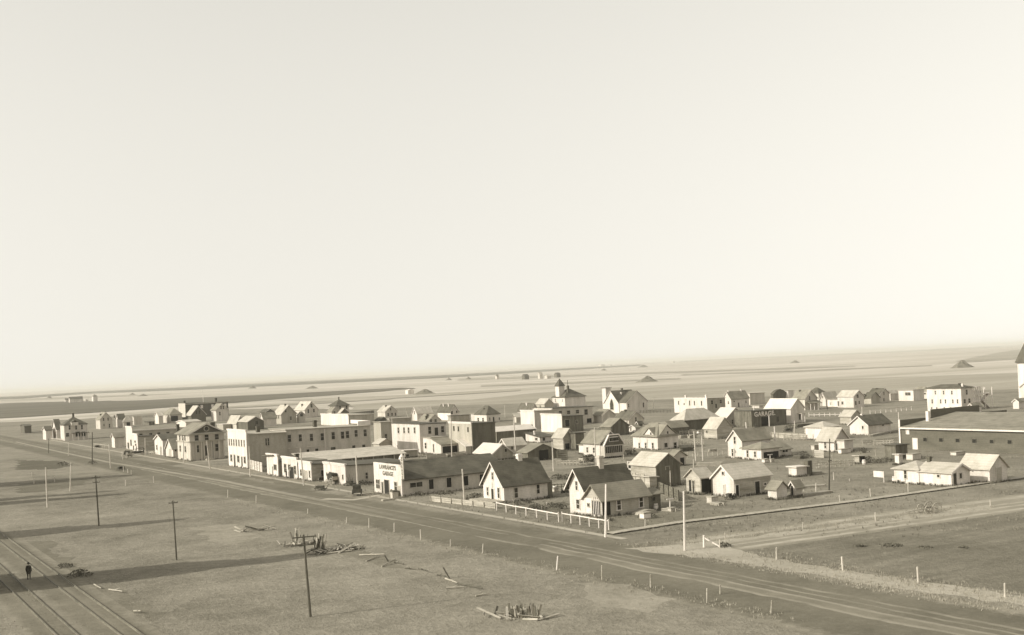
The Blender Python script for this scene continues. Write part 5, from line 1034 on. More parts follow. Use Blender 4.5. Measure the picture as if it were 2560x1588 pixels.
def wagon(p, rz, label, box=True, load=None, L_=3.2):
    t = thing('wagon', label, 'wagon', p, None, rz)
    for x, R in ((-L_ * .36, .62), (L_ * .36, .5)):
        for y in (-.75, .75): wheel(t, (x, y, R + .04), R, (0, 1, 0), rim='board', ns=10)
        k = MB(); k.bar((x, -.75, R), (x, .75, R), .07, n=6); k.build('axle', 'dkplank', t)
    k = MB(); k.plank((-L_ * .36, 0, .72), (L_ * .36, 0, .66), .12, .12); k.build('reach', 'dkplank', t)
    if box:
        for y in (-.56, .56):
            for z in (.98, 1.24, 1.5): k = MB(); k.box((-L_ / 2, y - .03, z - .12), (L_ / 2, y + .03, z + .11)); k.build('board', 'board', t)
        for x in (-L_ / 2, L_ / 2): k = MB(); k.box((x - .03, -.56, .86), (x + .03, .56, 1.5)); k.build('end_board', 'board', t)
        k = MB(); k.box((-L_ / 2, -.55, .78), (L_ / 2, .55, .85)); k.build('floor', 'dkplank', t)
    k = MB(); k.plank((L_ * .36, 0, .6), (L_ * .36 + 2.8, 0, .35), .09, .09); k.build('tongue', 'plank', t)
    if load == 'cover': k = MB(); k.prism([(-L_ * .4, .9), (L_ * .4, .9), (L_ * .42, 1.9), (L_ * .3, 2.1), (-L_ * .3, 2.1), (-L_ * .43, 1.85)], 'y', -.62, .62); k.build(load, 'canvas', t)
    elif load:
        k = MB()
        for i in range(160):
            a = rnd.uniform(0, 2 * pi); z = rnd.random(); c_ = Vector((cos(a) * L_ * .5 * (1 - .5 * z), sin(a) * .8 * (1 - .5 * z), 1.0 + z * .95)); q = Vector((rnd.gauss(0, 1), rnd.gauss(0, 1), rnd.gauss(0, .6))).normalized() * .35
            k.plank(c_ - q, c_ + q, .12, .05, rnd.uniform(-1, 1))
        tag(k.build(load, 'dkplank', t), kind='stuff')
    return t
def implement(p, rz, label, n=5, R=.55, sp=.5):
    """a row of iron wheels and tines on a frame: harrow, seeder or rake"""
    t = thing('farm_implement', label, 'farm implement', p, None, rz)
    for y in (-n * sp / 2 - .2, n * sp / 2 + .2): wheel(t, (0, y, R + .04), R, (0, 1, 0), rim='iron', ns=8)
    k = MB(); k.bar((0, -n * sp / 2 - .2, R), (0, n * sp / 2 + .2, R), .06); k.plank((.5, -n * sp / 2, .8), (.5, n * sp / 2, .8), .1, .12); k.build('frame', 'dkplank', t)
    for i in range(n + 1):
        y = -n * sp / 2 + i * sp; k = MB(); k.bar((.5, y, .85), (.75, y, .4), .05, n=5); k.bar((.75, y, .4), (.6, y, .02), .05, .03, n=5); k.build('tine', 'iron', t)
    k = MB(); k.bar((0, 0, R), (.1, 0, 1.4), .05); k.bar((.1, -.25, 1.4), (.1, .25, 1.4), .12); k.build('seat', 'iron', t)
    k = MB(); k.plank((.5, 0, .75), (3.0, .1, .3), .09, .09); k.build('tongue', 'board', t); return t
def scrap(p, label, n, wd, hh, rz=0.):
    """a stack of iron machine parts: frame, uprights, a wheel leaning on it, a seed box"""
    t = thing('machine_heap', label, 'machinery', p, None, rz); k = MB()
    for y in (-.35, .35): k.plank((-wd / 2, y, .3), (wd / 2, y, .35), .1, .12)
    for x in (-wd / 2, 0, wd / 2): k.plank((x, -.4, .42), (x, .4, .42), .1, .1)
    k.build('frame', 'dkplank', t)
    for i in range(n):
        x = wd * (i / max(1, n - 1) - .5) * .9; k = MB(); k.bar((x, rnd.uniform(-.3, .3), .02), (x + rnd.uniform(-.35, .35), rnd.uniform(-.4, .4), hh * rnd.uniform(.5, 1)), .05, .035, n=5); k.build('upright', rnd.choice(['iron', 'dkplank', 'board']), t)
    k = MB(); k.prism([(-.2, .4), (.2, .4), (.32, .85), (-.32, .85)], 'x', -wd * .35, wd * .3); k.build('hopper', 'iron', t)
    wheel(t, (wd * .4, -.5, .42), .38, (.15, 1, .25), rim='iron'); return t
YD = pi / 2          # heading along +Y (away along the street)
motor_car(gp('V', 985, 770), radians(66), 'black open touring car with raised hood parked left of the garage')
motor_car(gp('A', 2095, 1218), pi * .9, 'small dark car before the low false-fronted store far down the street', True)
wagon(gp('A', 1915, 1272), pi * .55, 'dark loaded buggy on the far end of the main street', True, 'load')
wagon(gp('V', 450, 535), 1.75, 'high dark delivery wagon before the workshop door', True, 'cover', 1.9)
scrap(gp('V', 830, 562), 'upright iron machinery at the workshop corner', 6, 1.9, 2.3, -1.2)
scrap(gp('V', 190, 665), 'iron harrow parts standing on the grass before the shops', 9, 2.2, 1.0, -1.0)
scrap(gp('V', 210, 475), 'low iron parts against the shop side wall', 5, 1.6, 1.2)
wagon(gp('F', 190, 1400), .2, 'dark hay wagon beside the glazed-porch house', True, 'load', 4.0)
wagon(gp('U', 1765, 178), 2.9, 'small flat wagon frame with long tongue by the plot fence', False, None, 1.7)
scrap(gp('L', 900, 1190), 'iron wheel and tines before the white-fronted barn', 5, 1.5, .9, .4)
scrap(gp('H', 60, 960), 'tangled dark machinery in the weeds right of the dark garage', 9, 3.2, 2.0, .3)
scrap(gp('A', 1395, 1100), 'dark low machine beyond the picket fence at far left', 4, 1.8, 1.0)
scrap(gp('O', 1405, 300), 'tiny dark machine by the posts at far left', 4, 1.5, .9, .5)
# ------------------------------------------------------------------ small clutter in the yards
def crate(p, s, mt, label, name='crate', cat='crate'):
    t = thing(name, label, cat, p); a, b, h = s
    k = MB(); k.box((-a / 2, -b / 2, .03), (a / 2, b / 2, h - .03)); k.build('body', mt, t)
    for z in (.02, h - .14):
        k = MB(); k.box((-a / 2 - .03, -b / 2 - .03, z), (a / 2 + .03, -b / 2 - .004, z + .12)); k.box((-a / 2 - .03, -b / 2 - .003, z), (-a / 2 - .004, b / 2 + .03, z + .12)); k.build('batten', 'plank', t)
    k = MB(); k.box((-a / 2 - .06, -b / 2 - .06, h - .02), (a / 2 + .06, b / 2 + .06, h + .05)); k.build('lid', 'plank', t)
def barrel(p, label, mt='board'):
    t = thing('barrel', label, 'barrel', p); k = MB()
    for z0, z1, r0, r1 in ((0, .3, .28, .34), (.3, .6, .34, .34), (.6, .9, .34, .28)): k.bar((0, 0, z0), (0, 0, z1), r0, r1, n=12)
    k.build('staves', mt, t)
    for z in (.18, .72): k = MB(); k.ring((0, 0, z), .325, .025, (0, 0, 1), 12); k.build('hoop', 'iron', t)
barrel(gp('N', 245, 855), 'pale barrel at the left end of the long low house', 'trim'); barrel(gp('J', 1205, 870), 'whitish barrel behind the steep house', 'trim')
barrel(gp('M', 865, 660), 'pale barrel by the pale-roofed hutch', 'trim'); barrel(gp('K', 1395, 1140), 'pale barrel at the kitchen lean-to', 'trim')
barrel(gp('V', 1880, 790), 'dark oil barrel at the garage corner', 'brown'); barrel(gp('D', 1010, 885), 'whitish barrel by the veranda house', 'trim')
crate(gp('K', 1240, 1262), (1.1, .9, .8), 'trim', 'white box on the grass below the kitchen wing'); crate(gp('L', 640, 1245), (1.2, 1, .9), 'cream', 'pale box before the white-fronted barn')
crate(gp('N', 570, 470), (2.2, 1.4, 1.1), 'white', 'white rounded tank box behind the long low house', 'tank', 'tank'); crate(gp('H', 420, 980), (1.6, 1.2, 1.0), 'board', 'weathered box by the small hip-roofed house')
crate(gp('T', 1340, 330), (.8, .7, .5), 'cream', 'small pale box at the clothes post'); crate(gp('D', 1200, 890), (1.0, .8, .8), 'brown', 'dark box by the low pale board fence')
h = house('hutch', 'small hutch with pale lid-like roof in the weedy garden', 'hutch', 'M', (800, 650), 738, 882, 545, 'sx', None, 'board', 'pale', trim=False, S=[(840, 550, 635, 60, 'o', 'dkboard')])
h = house('shed', 'dark tarpaper shed on the left of the rink door', 'shed', 'M', (1300, 600), 1268, 1458, 400, 'flat', None, 'dkboard', 'tar', trim=False, Ly=2.5)
h = house('outhouse', 'leaning white privy before the dark tarpaper shed', 'outhouse', 'M', (1340, 665), 1284, 1392, 525, 'sx', None, 'white', 'bright', trim=False)
k = MB(); k.prism([(-1.6, 0), (1.6, 0), (1.4, .4), (.2, .55), (-1.3, .3)], 'y', -.7, .7); tag(k.build('boat_shaped_trough', 'plank', None, gp('K', 1225, 1185)), 'pale upturned trough against the kitchen wing', 'trough')
bpy.data.objects['boat_shaped_trough'].name = 'trough'
# lumber stacks and low dark heaps seen as strips behind the yards
def stack(p, q, h, n, label, mt='plank'):
    p, q = Vector(p), Vector(q); t = thing('lumber_stack', label, 'lumber stack', p); d = q - p
    for j in range(n):
        for i in range(3):
            o = Vector((-d.y, d.x, 0)).normalized() * (i * .34 + rnd.uniform(-.04, .04)); s_ = d.normalized() * rnd.uniform(-.3, .3)
            k = MB(); k.plank(o + s_ + Vector((0, 0, h * (j + .5) / n)), o + d + s_ + Vector((0, 0, h * (j + .5) / n)), .3, h / n * .8); k.build('plank', mt, t)
stack(gp('L', 400, 668), gp('L', 790, 655), .7, 3, 'pale lumber lying behind the white-fronted barn')
stack(gp('K', 60, 890), gp('K', 120, 880), .5, 2, 'dark timbers left of the corner house', 'dkplank')
stack(gp('M', 60, 1088), gp('M', 440, 1038), .35, 2, 'low planks on the ground by the thin dark pole')
stack(gp('M', 40, 975), gp('M', 350, 955), .35, 2, 'planks behind the narrow outhouse')
stack(gp('L', 2190, 800), gp('L', 2380, 790), .5, 2, 'boards lying right of the box shed')
stack(gp('F', 1660, 1195), gp('F', 1850, 1180), .9, 3, 'dark timber pile right of the hip-roofed house', 'dkplank')
stack(gp('H', 230, 890), gp('H', 490, 870), .9, 3, 'dark timber pile by the porch of the brilliant-roofed store', 'dkplank')
stack(gp('H', 1500, 1045), gp('H', 1960, 955), .5, 2, 'weathered timbers by the dark-roofed white house')
stack(gp('G', 340, 690), gp('G', 620, 700), 1.6, 4, 'jumble of dark poles against the livery barn roof', 'dkplank')

# ------------------------------------------------------------------ ruined plank fence, loose planks and wind-break wreck in the near grass
def wreck(c, cx, cy, n, spread, label, upright_n, hh, dirpx, name='plank_heap'):
    o = gp(c, cx, cy); t = thing(name, label, 'plank heap', o)
    e = gp(c, *dirpx) - o; dn = e.normalized()
    for i in range(upright_n):
        f_ = i / upright_n; p = e * f_; lean = Vector((rnd.uniform(-.25, .25), rnd.uniform(-.25, .25), 1)) * hh * rnd.uniform(.6, 1.05)
        k = MB(); k.plank(p + Vector((0, 0, -.05)), p + lean, .2, .05, rnd.uniform(-.4, .4) + 1.2); k.build('plank', 'plank' if rnd.random() < .6 else 'dkplank', t)
    for i in range(n):
        a = rnd.uniform(0, pi); p = Vector((rnd.uniform(-spread, spread), rnd.uniform(-spread, spread) * .6, rnd.uniform(.05, .5))) + e * rnd.uniform(-.3, 1.6)
        d = Vector((cos(a), sin(a), rnd.uniform(-.12, .35))) * rnd.uniform(.8, 2.2)
        if (p - d * .5).z < .04: p.z += .04 - (p - d * .5).z
        k = MB(); k.plank(p - d * .5, p + d * .5, .17, .05, rnd.uniform(-1, 1)); k.build('plank', rnd.choice(['plank', 'plank', 'dkplank', 'board']), t)
    return t
wreck('R', 590, 560, 26, 1.6, 'collapsed plank windbreak with boards still standing in the near grass', 16, 2.1, (740, 545))
wreck('R', 300, 430, 24, 2.2, 'scattered broken boards and poles left of the standing planks', 6, 2.0, (420, 440))
wreck('R', 870, 520, 36, 2.0, 'tumbled criss-cross boards in the windbreak shadow', 0, 1, (960, 520))
w_ = wreck('S', 1640, 800, 10, 1.2, 'dark broken picket windbreak at the bottom of the frame', 20, 1.15, (1960, 812))
wreck('S', 1480, 790, 8, 1.2, 'fallen dark boards left of the picket windbreak', 0, 1, (1560, 770))
wreck('Q', 1150, 345, 16, .7, 'low row of split boards lying on the grass', 0, 1, (1380, 335))
p, q = upright('R', (585, 552), (570, 372)); k = MB(); k.bar((0, 0, -.1), q - p, .09, .08); tag(k.build('fence_post', 'dkpole', None, p), 'dark leaning post in front of the standing planks', 'fence post')
LO = [('R', (1270, 672), (1440, 610), .1, 'plank', 'pale forked log end on the grass'), ('R', (1180, 590), (1520, 605), .3, 'plank', 'pale broad board lying flat beside the forked log'), ('R', (1570, 670), (1520, 585), 1.0, 'dkplank', 'dark stub sticking up beside the slanting log'),
      ('R', (1480, 745), (1670, 680), .35, 'plank', 'bleached log slanting across the grass'), ('R', (1650, 690), (1780, 715), .1, 'dkplank', 'dark log behind the bleached slanting log'), ('R', (1800, 770), (1950, 790), .15, 'dkplank', 'dark split log alone in the grass'),
      ('S', (640, 275), (740, 325), .3, 'dkplank', 'dark bent log on the grass'), ('S', (840, 345), (930, 360), .1, 'dkplank', 'small dark log end left of the upright beam'), ('S', (975, 375), (905, 255), 1.3, 'dkplank', 'dark beam sticking up out of the grass'),
      ('S', (930, 385), (1060, 445), .2, 'plank', 'pale plank fallen from the upright beam'), ('S', (1060, 440), (1330, 500), .15, 'dkplank', 'long dark pole lying toward the bottom windbreak'), ('S', (940, 485), (1130, 480), .1, 'plank', 'thin pale board at the foot of the upright beam'),
      ('S', (1260, 575), (1420, 555), .15, 'plank', 'pale plank left of the bottom windbreak'), ('P', (1230, 900), (1340, 970), .15, 'plank', 'pale plank end beside the railway'), ('P', (1460, 980), (1680, 1030), .2, 'board', 'grey plank beside the railway bed'), ('P', (1860, 1320), (1970, 1360), .3, 'plank', 'pale board end at the bottom left')]
for c, a_, b_, z2, mt, lab in LO:
    p, q = gp(c, *a_), gp(c, *b_)
    if z2 >= .9:
        p, q = upright(c, a_, b_)
        k = MB(); k.plank((0, 0, 0), q - p, .26, .1)
    else: k = MB(); k.bar((0, 0, .08), q - p + Vector((0, 0, z2)), rnd.uniform(.06, .1), rnd.uniform(.035, .06), n=7); k.bar((q - p) * .35 + Vector((0, 0, .1)), (q - p) * .6 + Vector((rnd.uniform(-.3, .3), rnd.uniform(-.3, .3), z2 * .5 + .25)), .045, .02, n=5)
    tag(k.build('log', mt, None, p), lab, 'log', 'loose timbers in the near grass')

# ------------------------------------------------------------------ haystacks on the prairie
def haystack(c, x0, x1, yb, yt, label):
    p = gp(c, (x0 + x1) / 2, yb); D = p.dot(VIEW); s_ = D / FOC / CROP[c][2]; W_ = abs(x1 - x0) * s_ / 2; H = abs(yb - yt) * s_
    b = bmesh.new(); bmesh.ops.create_icosphere(b, subdivisions=3, radius=1)
    sx = rnd.uniform(-.15, .15)
    for v in b.verts:
        z = max(0, v.co.z); r = hypot(v.co.x, v.co.y); a = atan2(v.co.y, v.co.x)
        n = .06 * sin(3 * a + sx * 30) + .05 * sin(7 * a + z * 6) + rnd.uniform(-.035, .035)
        k = (1 - .8 * z ** .85) + n + .12 * z
        v.co.x = v.co.x * k * W_ + sx * W_ * z; v.co.y = v.co.y * k * W_ * .6; v.co.z = (z ** 1.15 + rnd.uniform(-.03, .03) * (z > .1)) * H - .62
    me = bpy.data.meshes.new('haystack'); b.to_mesh(me); b.free(); me.materials.append(MT['hay'])
    o = bpy.data.objects.new('haystack', me); COL.objects.link(o); o.location = p; return tag(o, label, 'haystack', 'straw stacks on the prairie')
for c, x0, x1, yb, yt, lab in (('I', 690, 1040, 368, 275, 'largest straw stack on the prairie, right of the big hotel roof'), ('F', 905, 1310, 85, -10, 'broad pale straw stack above the church'), ('Z', 1026, 1092, 984, 971, 'dark straw stack left of the school with a pale block'),
                   ('Z', 760, 798, 971, 964, 'low straw stack in the middle far field'), ('Z', 619, 642, 971, 964, 'small pointed straw stack left of the middle far field'), ('A', 520, 630, 245, 200, 'tiny straw stack left of the lone farmstead'), ('B', 20, 210, 205, 165, 'flat straw stack right of the lone farmstead'),
                   ('A', 1930, 2060, 185, 150, 'pale straw stack beyond the lone farmstead'), ('Z', 762, 800, 959, 954, 'flat distant straw stack above the low one'), ('Z', 1162, 1180, 948, 941, 'small distant stack left of the farmyard'), ('Z', 1112, 1132, 950, 944, 'small mound left of the distant farmyard'), ('Z', 1972, 2004, 907, 900, 'small peaked stack far off at right'),
                   ('Z', 1500, 1518, 926, 921, 'tiny stack under the far white barn'), ('Z', 1590, 1624, 918, 912, 'twin-humped far stack right of the far white barn')):
    haystack(c, x0, x1, yb, yt, lab)
p = gp('Z', 1024, 984); k = MB(); k.box((-3, -3, -.5), (3, 3, 3.2)); k.prism([(-3.2, 3.2), (3.2, 3.2), (0, 4.2)], 'y', -3.2, 3.2); tag(k.build('granary', 'white2', None, p), 'pale square granary beside the dark straw stack', 'granary')

# ------------------------------------------------------------------ people
def person(p, rz, label, coat='cloth', hat=True, h=1.75):
    t = thing('person', label, 'person', p, None, rz); s_ = h / 1.75
    J = dict(pel=(0, 0, .95), che=(0, .02, 1.32), nek=(0, .02, 1.49), hed=(0, .04, 1.62), top=(0, .04, 1.73), lhip=(-.1, 0, .9), lkn=(-.11, .05, .5), lan=(-.11, -.04, .09), lto=(-.13, .14, .04), rhip=(.1, 0, .9), rkn=(.12, .0, .5), ran=(.13, -.1, .09), rto=(.15, .08, .04),
             lsh=(-.19, .02, 1.42), lel=(-.26, -.03, 1.14), lwr=(-.25, .08, .9), lha=(-.25, .12, .8), rsh=(.19, .02, 1.42), rel=(.27, -.02, 1.14), rwr=(.25, .1, .9), rha=(.25, .14, .8))
    Rr = dict(pel=.16, che=.18, nek=.06, hed=.1, top=.07, lhip=.11, lkn=.075, lan=.05, lto=.04, rhip=.11, rkn=.075, ran=.05, rto=.04, lsh=.08, lel=.055, lwr=.04, lha=.035, rsh=.08, rel=.055, rwr=.04, rha=.035)
    E = [('pel', 'che'), ('che', 'nek'), ('nek', 'hed'), ('hed', 'top'), ('pel', 'lhip'), ('lhip', 'lkn'), ('lkn', 'lan'), ('lan', 'lto'), ('pel', 'rhip'), ('rhip', 'rkn'), ('rkn', 'ran'), ('ran', 'rto'), ('che', 'lsh'), ('lsh', 'lel'), ('lel', 'lwr'), ('lwr', 'lha'), ('che', 'rsh'), ('rsh', 'rel'), ('rel', 'rwr'), ('rwr', 'rha')]
    ks = list(J); me = bpy.data.meshes.new('body'); me.from_pydata([Vector(J[k_]) * s_ for k_ in ks], [(ks.index(a), ks.index(b)) for a, b in E], [])
    o = bpy.data.objects.new('body', me); COL.objects.link(o)
    sk = o.modifiers.new('skin', 'SKIN'); sl_ = me.skin_vertices[0].data
    for i, k_ in enumerate(ks): sl_[i].radius = (Rr[k_] * s_, Rr[k_] * s_ * (.75 if k_ in ('pel', 'che') else 1)); sl_[i].use_root = (k_ == 'pel')
    sb = o.modifiers.new('sub', 'SUBSURF'); sb.levels = sb.render_levels = 1
    bpy.context.view_layer.update(); m2 = bpy.data.meshes.new_from_object(o.evaluated_get(bpy.context.evaluated_depsgraph_get())); bpy.data.objects.remove(o)
    m2.materials.clear(); m2.materials.append(MT[coat]); m2.materials.append(MT['skin'])
    for pl in m2.polygons:
        c_ = pl.center; pl.use_smooth = True
        if c_.z > 1.5 * s_ or (c_.z < .86 * s_ and abs(c_.x) > .2 * s_ and c_.z > .7 * s_): pl.material_index = 1
    b = bpy.data.objects.new('body', m2); COL.objects.link(b); b.parent = t
    if hat:
        k = MB(); k.bar((0, .04 * s_, 1.69 * s_), (0, .04 * s_, 1.705 * s_), .2 * s_, n=14); k.bar((0, .04 * s_, 1.705 * s_), (0, .04 * s_, 1.83 * s_), .12 * s_, .1 * s_, n=14); k.build('hat', coat, t)
    k = MB(); k.prism([(-.2 * s_, .62 * s_), (.2 * s_, .62 * s_), (.21 * s_, 1.0 * s_), (.19 * s_, 1.44 * s_), (.08 * s_, 1.5 * s_), (-.08 * s_, 1.5 * s_), (-.19 * s_, 1.44 * s_), (-.21 * s_, 1.0 * s_)], 'y', -.13 * s_, .17 * s_); k.build('coat', coat, t)
    return t
person(gp('P', 205, 815), -.3, 'person in dark coat and hat walking between the rails at lower left')
person(gp('H', 745, 588), .6, 'tiny person in dark clothes on the road in the right far row')
person(gp('C', 1025, 1132), 1.2, 'person in dark clothes at the door of the corniced store', h=1.7)
person(gp('B', 1212, 1262), .2, 'person in dark clothes on the bank steps')

# ------------------------------------------------------------------ bushes, saplings, weeds and grass
def bush(p, r, h, label, mt='leaf', n=150, twigs=14, name='shrub'):
    t = thing(name, label, 'shrub', p); k = MB()
    for i in range(twigs):
        a = rnd.uniform(0, 2 * pi); q = Vector((cos(a) * r * rnd.uniform(.2, .9), sin(a) * r * rnd.uniform(.2, .9), h * rnd.uniform(.6, 1.0))); k.bar((q.x * .15, q.y * .15, -.05), q, .03, .008, n=3)
    k.build('branches', 'dkplank', t); k = MB()
    for i in range(n):
        a = rnd.uniform(0, 2 * pi); u = rnd.random() ** .5; z = rnd.uniform(.08, 1) ; c_ = Vector((cos(a) * u * r * (1.1 - .6 * z * z), sin(a) * u * r * (1.1 - .6 * z * z), z * h * (1.05 - .35 * u)))
        s_ = rnd.uniform(.06, .16) * (.6 + r * .35); e = Vector((rnd.gauss(0, 1), rnd.gauss(0, 1), rnd.gauss(0, 1))).normalized(); f_ = e.orthogonal().normalized(); g = e.cross(f_)
        k.add([c_ + f_ * s_, c_ + g * s_ * .7, c_ - f_ * s_, c_ - g * s_ * .7], [(0, 1, 2, 3)])
    tag(k.build('foliage', mt, t), kind='stuff'); return t
def sapling(p, h, label):
    t = thing('sapling', label, 'tree', p); k = MB(); k.bar((0, 0, -.1), (.05, .03, h * .5), .05, .03, n=5); k.bar((.05, .03, h * .5), (0, .05, h), .03, .008, n=4); k.build('trunk', 'board', t); k = MB()
    for i in range(16):
        z = h * rnd.uniform(.3, .92); a = rnd.uniform(0, 2 * pi); l = h * .28 * (1.1 - z / h); k.bar((.03, .03, z), (cos(a) * l, sin(a) * l, z + l * 1.1), .016, .005, n=3)
    k.build('crown', 'board', t)
BU = [('J', 1250, 690, 1.6, 1.1, 'dark weed clump behind the steep house, left part'), ('J', 1370, 690, 1.4, 1.0, 'dark weed clump behind the steep house, right part'), ('J', 660, 1060, 1.1, .8, 'dry weeds at the steep house wall'), ('J', 820, 1035, .9, .5, 'low weeds along the steep house side'), ('J', 930, 1130, 1.5, .9, 'bushy weeds between the two steep houses'), ('J', 1160, 1090, 1.2, .7, 'weed patch left of the corner house'), ('J', 1300, 1120, 1.0, .8, 'tall weeds at the corner house front'),
      ('K', 700, 1290, .9, .4, 'weeds below the kitchen wing'), ('T', 1110, 385, 1.0, .5, 'pale weeds by the trough'), ('C', 2150, 1230, 1.6, .9, 'weeds along the workshop side wall'), ('D', 790, 1400, 1.6, .7, 'weeds under the long garage window'), ('D', 1150, 1380, 1.6, .7, 'weeds along the middle of the garage wall'), ('D', 1550, 1440, 1.8, .9, 'weeds between garage and steep house'),
      ('C', 1620, 250, 1.8, 2.2, 'leafless grey bush beside the far gabled house'), ('C', 1560, 260, 1.2, 2.4, 'slender grey bush in the far row'), ('F', 880, 1240, 1.3, 1.4, 'dark bush right of the glazed porch'), ('F', 820, 1235, 1.1, 1.2, 'dark shrub at the porch corner'), ('H', 330, 1390, 1.4, 1.3, 'round dark bush by the porch-winged house'), ('M', 100, 570, 1.2, .8, 'dark shrub left of the white cottage'),
      ('M', 930, 630, 1.4, 1.3, 'grey bush beside the hutch'), ('M', 1060, 640, 1.3, 1.0, 'low bush in the weedy garden'), ('M', 860, 500, 1.1, 1.2, 'tall weeds by the cottage annex'), ('M', 1160, 620, 1.2, 1.0, 'weeds before the tarpaper shed'), ('G', 2000, 830, 1.8, 1.2, 'dark weeds right of the dark garage front'), ('P', 1010, 760, 1.3, .8, 'dark weed clump beside the railway in the elevator shadow'), ('P', 760, 620, 1.0, .5, 'low weed clump on the track side'),
      ('O', 1030, 215, 1.2, 1.0, 'dark bush at the foot of the far road pole'), ('T', 1890, 700, .8, .5, 'dark tuft at the braced gate'), ('U', 1280, 415, .7, .2, 'dark plant clump in the ploughed plot, first from left'), ('U', 1500, 410, 1.2, .2, 'dark plant clump in the ploughed plot, second from left'), ('U', 1740, 425, .9, .2, 'dark plant clump in the ploughed plot, third from left'), ('U', 2010, 425, .6, .2, 'dark plant clump in the ploughed plot, farthest right'),
      ('G', 500, 840, 1.5, 1.2, 'dark weeds before the livery barn'), ('E', 1440, 1000, 1.0, .8, 'weeds at the blank store back'), ('A', 800, 1400, 1.6, 1.2, 'dark bush on the far roadside')]
for c, x, y, r, h_, lab in BU: bush(gp(c, x, y), r, h_, lab, n=int(110 * r))
for c, x, y, h_, lab in (('F', 1015, 1160, 4.2, 'bare sapling before the hip-roofed house, left one'), ('F', 1130, 1170, 4.0, 'bare sapling before the hip-roofed house, right one'), ('J', 600, 1090, 1.6, 'little bare sapling inside the white rail fence'), ('M', 440, 640, 2.0, 'bare sapling by the weedy garden fence'), ('M', 1020, 540, 2.2, 'bare sapling in the garden by the rink')):
    sapling(gp(c, x, y), h_, lab)
def tufts(name, label, n, area, hmin, hmax, mt, avoid=None):
    k = MB(); m = 0
    while m < n:
        x, y = area(); m += 1
        if avoid and avoid(x, y): continue
        h_ = rnd.uniform(hmin, hmax)
        for i in range(4):
            a = rnd.uniform(0, 2 * pi); l = h_ * rnd.uniform(.15, .6); w_ = h_ * rnd.uniform(.08, .16); c_, s_ = cos(a), sin(a); ox, oy = x + rnd.uniform(-.15, .15), y + rnd.uniform(-.15, .15)
            k.add([(ox - s_ * w_, oy + c_ * w_, 0), (ox + s_ * w_, oy - c_ * w_, 0), (ox + c_ * l, oy + s_ * l, h_)], [(0, 1, 2)])
    return tag(k.build(name, mt, None, (0, 0, .005)), label, 'grass', kind='stuff')
MT['grass'] = surface('dry_grass_blades', .27, .15, fine=(.5, .5, .5), streak=(.08, .08, .08))
MT['grass2'] = surface('pale_tall_grass', .34, .22, fine=(.5, .5, .5), streak=(.1, .1, .1))
MT['weed'] = surface('dark_weeds', .14, .07, fine=(.5, .5, .5), streak=(.1, .1, .1))
def area_px(poly_px):
    """random points in a pixel quad on the ground, spread evenly over the picture"""
    (x0, y0, x1, y1) = poly_px
    return lambda: tuple(ground(rnd.uniform(x0, x1), rnd.uniform(y0, y1))[:2])
onroad = lambda x, y: 61.5 < x < 75.5 or 19 < x < 22.4 or (x > 76 and abs(y - (94 - (x - 78) * .087)) < 5.2)
tufts('grass', 'short dry grass on the railway lands below the street', 10000, area_px((-60, 1200, 2000, 1640)), .04, .13, 'grass', lambda x, y: onroad(x, y) or x > 61)
tufts('grass', 'rough dry grass among the houses and yards', 9000, area_px((0, 1060, 2620, 1330)), .1, .3, 'grass', lambda x, y: onroad(x, y) or x < 76)
def verge():
    a, b = rnd.choice([((1560, 1372), (2476, 1266)), ((1880, 1386), (2560, 1500)), ((1700, 1385), (2500, 1520)), ((560, 1250), (1980, 1548))])
    f_ = rnd.random(); q = ground(a[0] + (b[0] - a[0]) * f_, a[1] + (b[1] - a[1]) * f_); return q.x + rnd.gauss(0, 1.1), q.y + rnd.gauss(0, 1.5)
tufts('tall_grass', 'pale tall grass lining the fences and road edges', 3600, verge, .07, .24, 'grass2', lambda x, y: 63 < x < 74)
tufts('weeds', 'dark weeds scattered in the yards', 1800, area_px((900, 1110, 2300, 1345)), .1, .32, 'weed', lambda x, y: x < 77 or rnd.random() < .3)

# weeds and trodden rank grass against the walls
def at_walls():
    X0, Y0, lx, ly = rnd.choice(FOOT)
    if rnd.random() < ly / (lx + ly): return X0 - abs(rnd.gauss(.12, .3)), Y0 + rnd.uniform(-.2, 1.02) * ly
    return X0 + rnd.uniform(-.05, 1.05) * lx, Y0 - abs(rnd.gauss(.12, .3))
tufts('wall_weeds', 'rank dry weeds growing along the foot of the walls', 5200, at_walls, .1, .5, 'weed', lambda x, y: x < 78 and rnd.random() < .5)
tufts('wall_grass', 'pale dry grass along the foot of the walls', 3500, at_walls, .1, .45, 'grass', None)
board_fence(gp('C', 1945, 230), gp('C', 2290, 190), 1.4, 3, 'dark far fence right of the pyramid-roofed house', 'dkboard')
rail_fence(gp('B', 20, 590), gp('B', 330, 570), 6, 1.2, 'far dark fence left of the pale box house', 'dkboard', (.9, .5))

